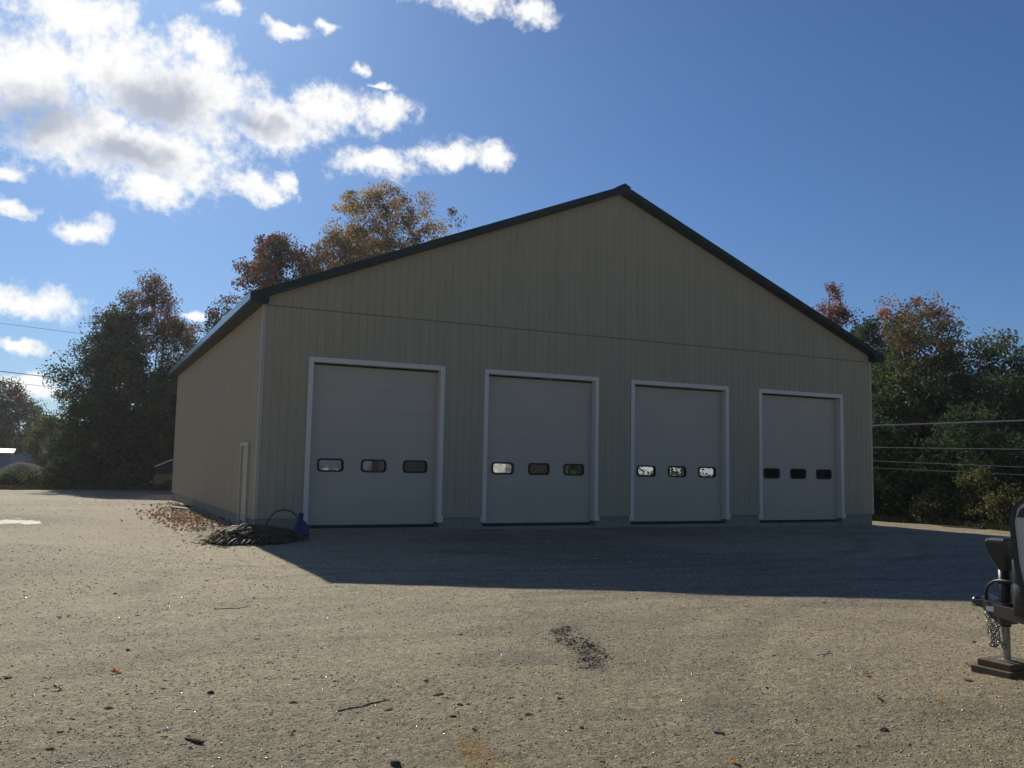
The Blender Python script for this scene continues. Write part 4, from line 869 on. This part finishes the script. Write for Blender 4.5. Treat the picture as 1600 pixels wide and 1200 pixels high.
# ------------------------------------------------------------------ overhead wires
def wire(p0, p1, sag, r, m, lab):
    p0, p1 = Vector(p0), Vector(p1); pts = [p0.lerp(p1, k/24)-Vector((0, 0, sag*4*(k/24)*(1-k/24))) for k in range(25)]
    o = MB().tube(pts, r, 5).build('overhead_wire', m, smooth=True); tag(o, lab, 'wire', 'utility wires'); return o
def ext(a_, b_, f0, f1):
    a_, b_ = Vector(a_), Vector(b_); d = b_-a_; return a_-d*f0, b_+d*f1
for (z0, z1, r, lab) in [(3.410, 4.172, .026, 'thickest topmost pale wire right of the garage'), (2.679, 2.606, .014, 'second pale wire from the top, right of the garage'), (2.231, 1.626, .011, 'third pale wire from the top, right of the garage'), (1.956, 1.313, .009, 'lowest faint wire right of the garage')]:
    wire((22.14, 4.4, z0), (36.0, -9.6, z1), .0, r, M['wire'], lab)
for (a_, b_, r, lab) in [((-7.87, 26.18, 5.82), (.11, 26.14, 5.25), .018, 'dark wire crossing in front of the left trees'), ((-8.40, 31.16, 8.85), (.40, 31.13, 8.31), .010, 'thin high wire against the clouds at left'), ((-7.99, 28.18, 5.47), (.30, 28.13, 4.94), .009, 'thin lower wire in front of the left trees')]:
    q0, q1 = ext(a_, b_, 2.0, 1.2); wire(q0, q1, 0, r, M['wiredark'], lab)

# ------------------------------------------------------------------ far buildings, mound, parked vehicle at left
def at_px(az_deg, d): t_ = math.radians(az_deg); return CAMP.x+d*math.sin(t_), CAMP.y+d*math.cos(t_)
bx, by = at_px(-2.2, 105); bz = gz(bx, by)
hb = thing('far_house', 'small pale blue-grey gabled shed behind the gravel mound', 'building', (bx, by, bz)); hb.scale = (.56,)*3
mb = MB(); hwid = 3.9; mb.prism([(-hwid, 0, 0), (hwid, 0, 0), (hwid, 0, 3.6), (0, 0, 5.15), (-hwid, 0, 3.6)], (0, 12, 0)); mb.build('wall', M['farwall'], hb)
mb = MB()
for s in (1, -1): mb.prism([(0, -.4, 5.2), (s*(hwid+.5), -.4, 3.5), (s*(hwid+.5), -.4, 3.62), (0, -.4, 5.34)], (0, 12.8, 0))
mb.build('roof', M['farwall'], hb); MB().box(-.3, .3, -.05, -.01, 3.6, 4.2).build('vent', M['black'], hb)
bx, by = at_px(-4.25, 97); bz = gz(bx, by)
hb = thing('far_house', 'white-roofed low shed at the left picture edge', 'building', (bx, by, bz)); hb.scale = (.64,)*3
MB().box(-9, 2.2, 0, 8, 0, 3.7).build('wall', M['farwall'], hb); MB().loft([[(-9.4, -.5, 3.65), (2.6, -.5, 3.65), (2.6, -.5, 3.78), (-9.4, -.5, 3.78)], [(-9.4, 4, 4.3), (2.6, 4, 4.3), (2.6, 4, 4.43), (-9.4, 4, 4.43)]]).build('roof', M['farroof'], hb)
mx, my = at_px(-2.75, 72); nz = gz(mx, my)
gu = np.linspace(0, 1, 16); ga = np.linspace(0, 2*np.pi, 48, endpoint=False); uu, aa = np.meshgrid(gu, ga, indexing='ij'); hh = 2.15*(1-uu)**1.0*(1-.25*np.exp(-uu*6))+.15*fbm(uu*5, np.cos(aa)*3+np.sin(aa)*2, 3, 9)*(1-uu); R = 3.2*(1+.12*np.sin(aa*3))
V = np.stack([uu*R*np.cos(aa), uu*R*np.sin(aa), hh-.05], -1).reshape(-1, 3); im = np.arange(16*48).reshape(16, 48); nm_ = np.roll(im, -1, 1); Fq = np.stack([im[:-1], im[1:], nm_[1:], nm_[:-1]], -1).reshape(-1, 4)
o = link('gravel_mound', npmesh('gravel_mound', V, Fq), M['pile'], smooth=True); o.location = (mx, my, nz); tag(o, 'grey gravel mound at the far left edge of the yard', 'gravel pile')
# parked vehicle half hidden by the garage
vx, vy = 2.45, 38.6; vz = gz(vx, vy)
vc = thing('parked_vehicle', 'dark parked vehicle with sun-bright roof, half hidden by the garage', 'vehicle', (vx, vy, vz))
def vring(pts, y): return [(x, y, z) for x, z in pts]
lowr = [(-2.2, .35), (2.2, .35), (2.25, .8), (2.1, 1.1), (-2.1, 1.1), (-2.28, .8)]
MB().loft([vring(lowr, -.9), vring(lowr, .9)]).build('body', M['carpaint'], vc, bevel=.05)
cab = [(-2.15, 1.1), (2.0, 1.1), (2.0, 1.9), (-.8, 1.97), (-1.25, 1.92), (-2.12, 1.5)]
MB().loft([[(x, -.82, z) for x, z in cab], [(x, .82, z) for x, z in cab]]).build('cabin', M['rubber'], vc, bevel=.04)
rfp = [(-2.14, 1.50), (-1.25, 1.93), (-.8, 1.98), (2.0, 1.91), (2.0, 1.95), (-.8, 2.02), (-1.25, 1.985), (-2.14, 1.57)]
MB().loft([[(x, -.8, z) for x, z in rfp], [(x, .8, z) for x, z in rfp]]).build('roof', M['car_roof_glint'], vc, bevel=.01)
MB().box(-2.34, -2.24, -.85, .85, .45, .6).build('bumper', M['galv'], vc, bevel=.02)
for s in (-1, 1):
    for xx in (-1.35, 1.35): MB().tube([(xx, s*.7, .34), (xx, s*.92, .34)], .34, 20).build('wheel', M['tyre'], vc)
# ------------------------------------------------------------------ added volume imitating the veil of lens glare
hz_ = MB().box(-1900, 1900, -1900, 1900, -4.0, 26.0).build('glare_veil', None); hm = bpy.data.materials.new('glare_veil'); hm.use_nodes = True; t = hm.node_tree; t.nodes.clear()
ho = t.nodes.new('ShaderNodeOutputMaterial'); hv = t.nodes.new('ShaderNodeVolumePrincipled'); hv.inputs['Color'].default_value = (.95, .96, 1, 1); hv.inputs['Density'].default_value = .00032; hv.inputs['Anisotropy'].default_value = .45
t.links.new(hv.outputs[0], ho.inputs['Volume']); hz_.data.materials.append(hm); hz_['kind'] = 'stuff'; hz_['label'] = 'thin volume added over yard and trees as a lens-glare veil'
SC.cycles.volume_bounces = 0
print('objects', len(bpy.data.objects), 'tris', sum(len(o.data.polygons)*2 for o in bpy.data.objects if o.type == 'MESH'))
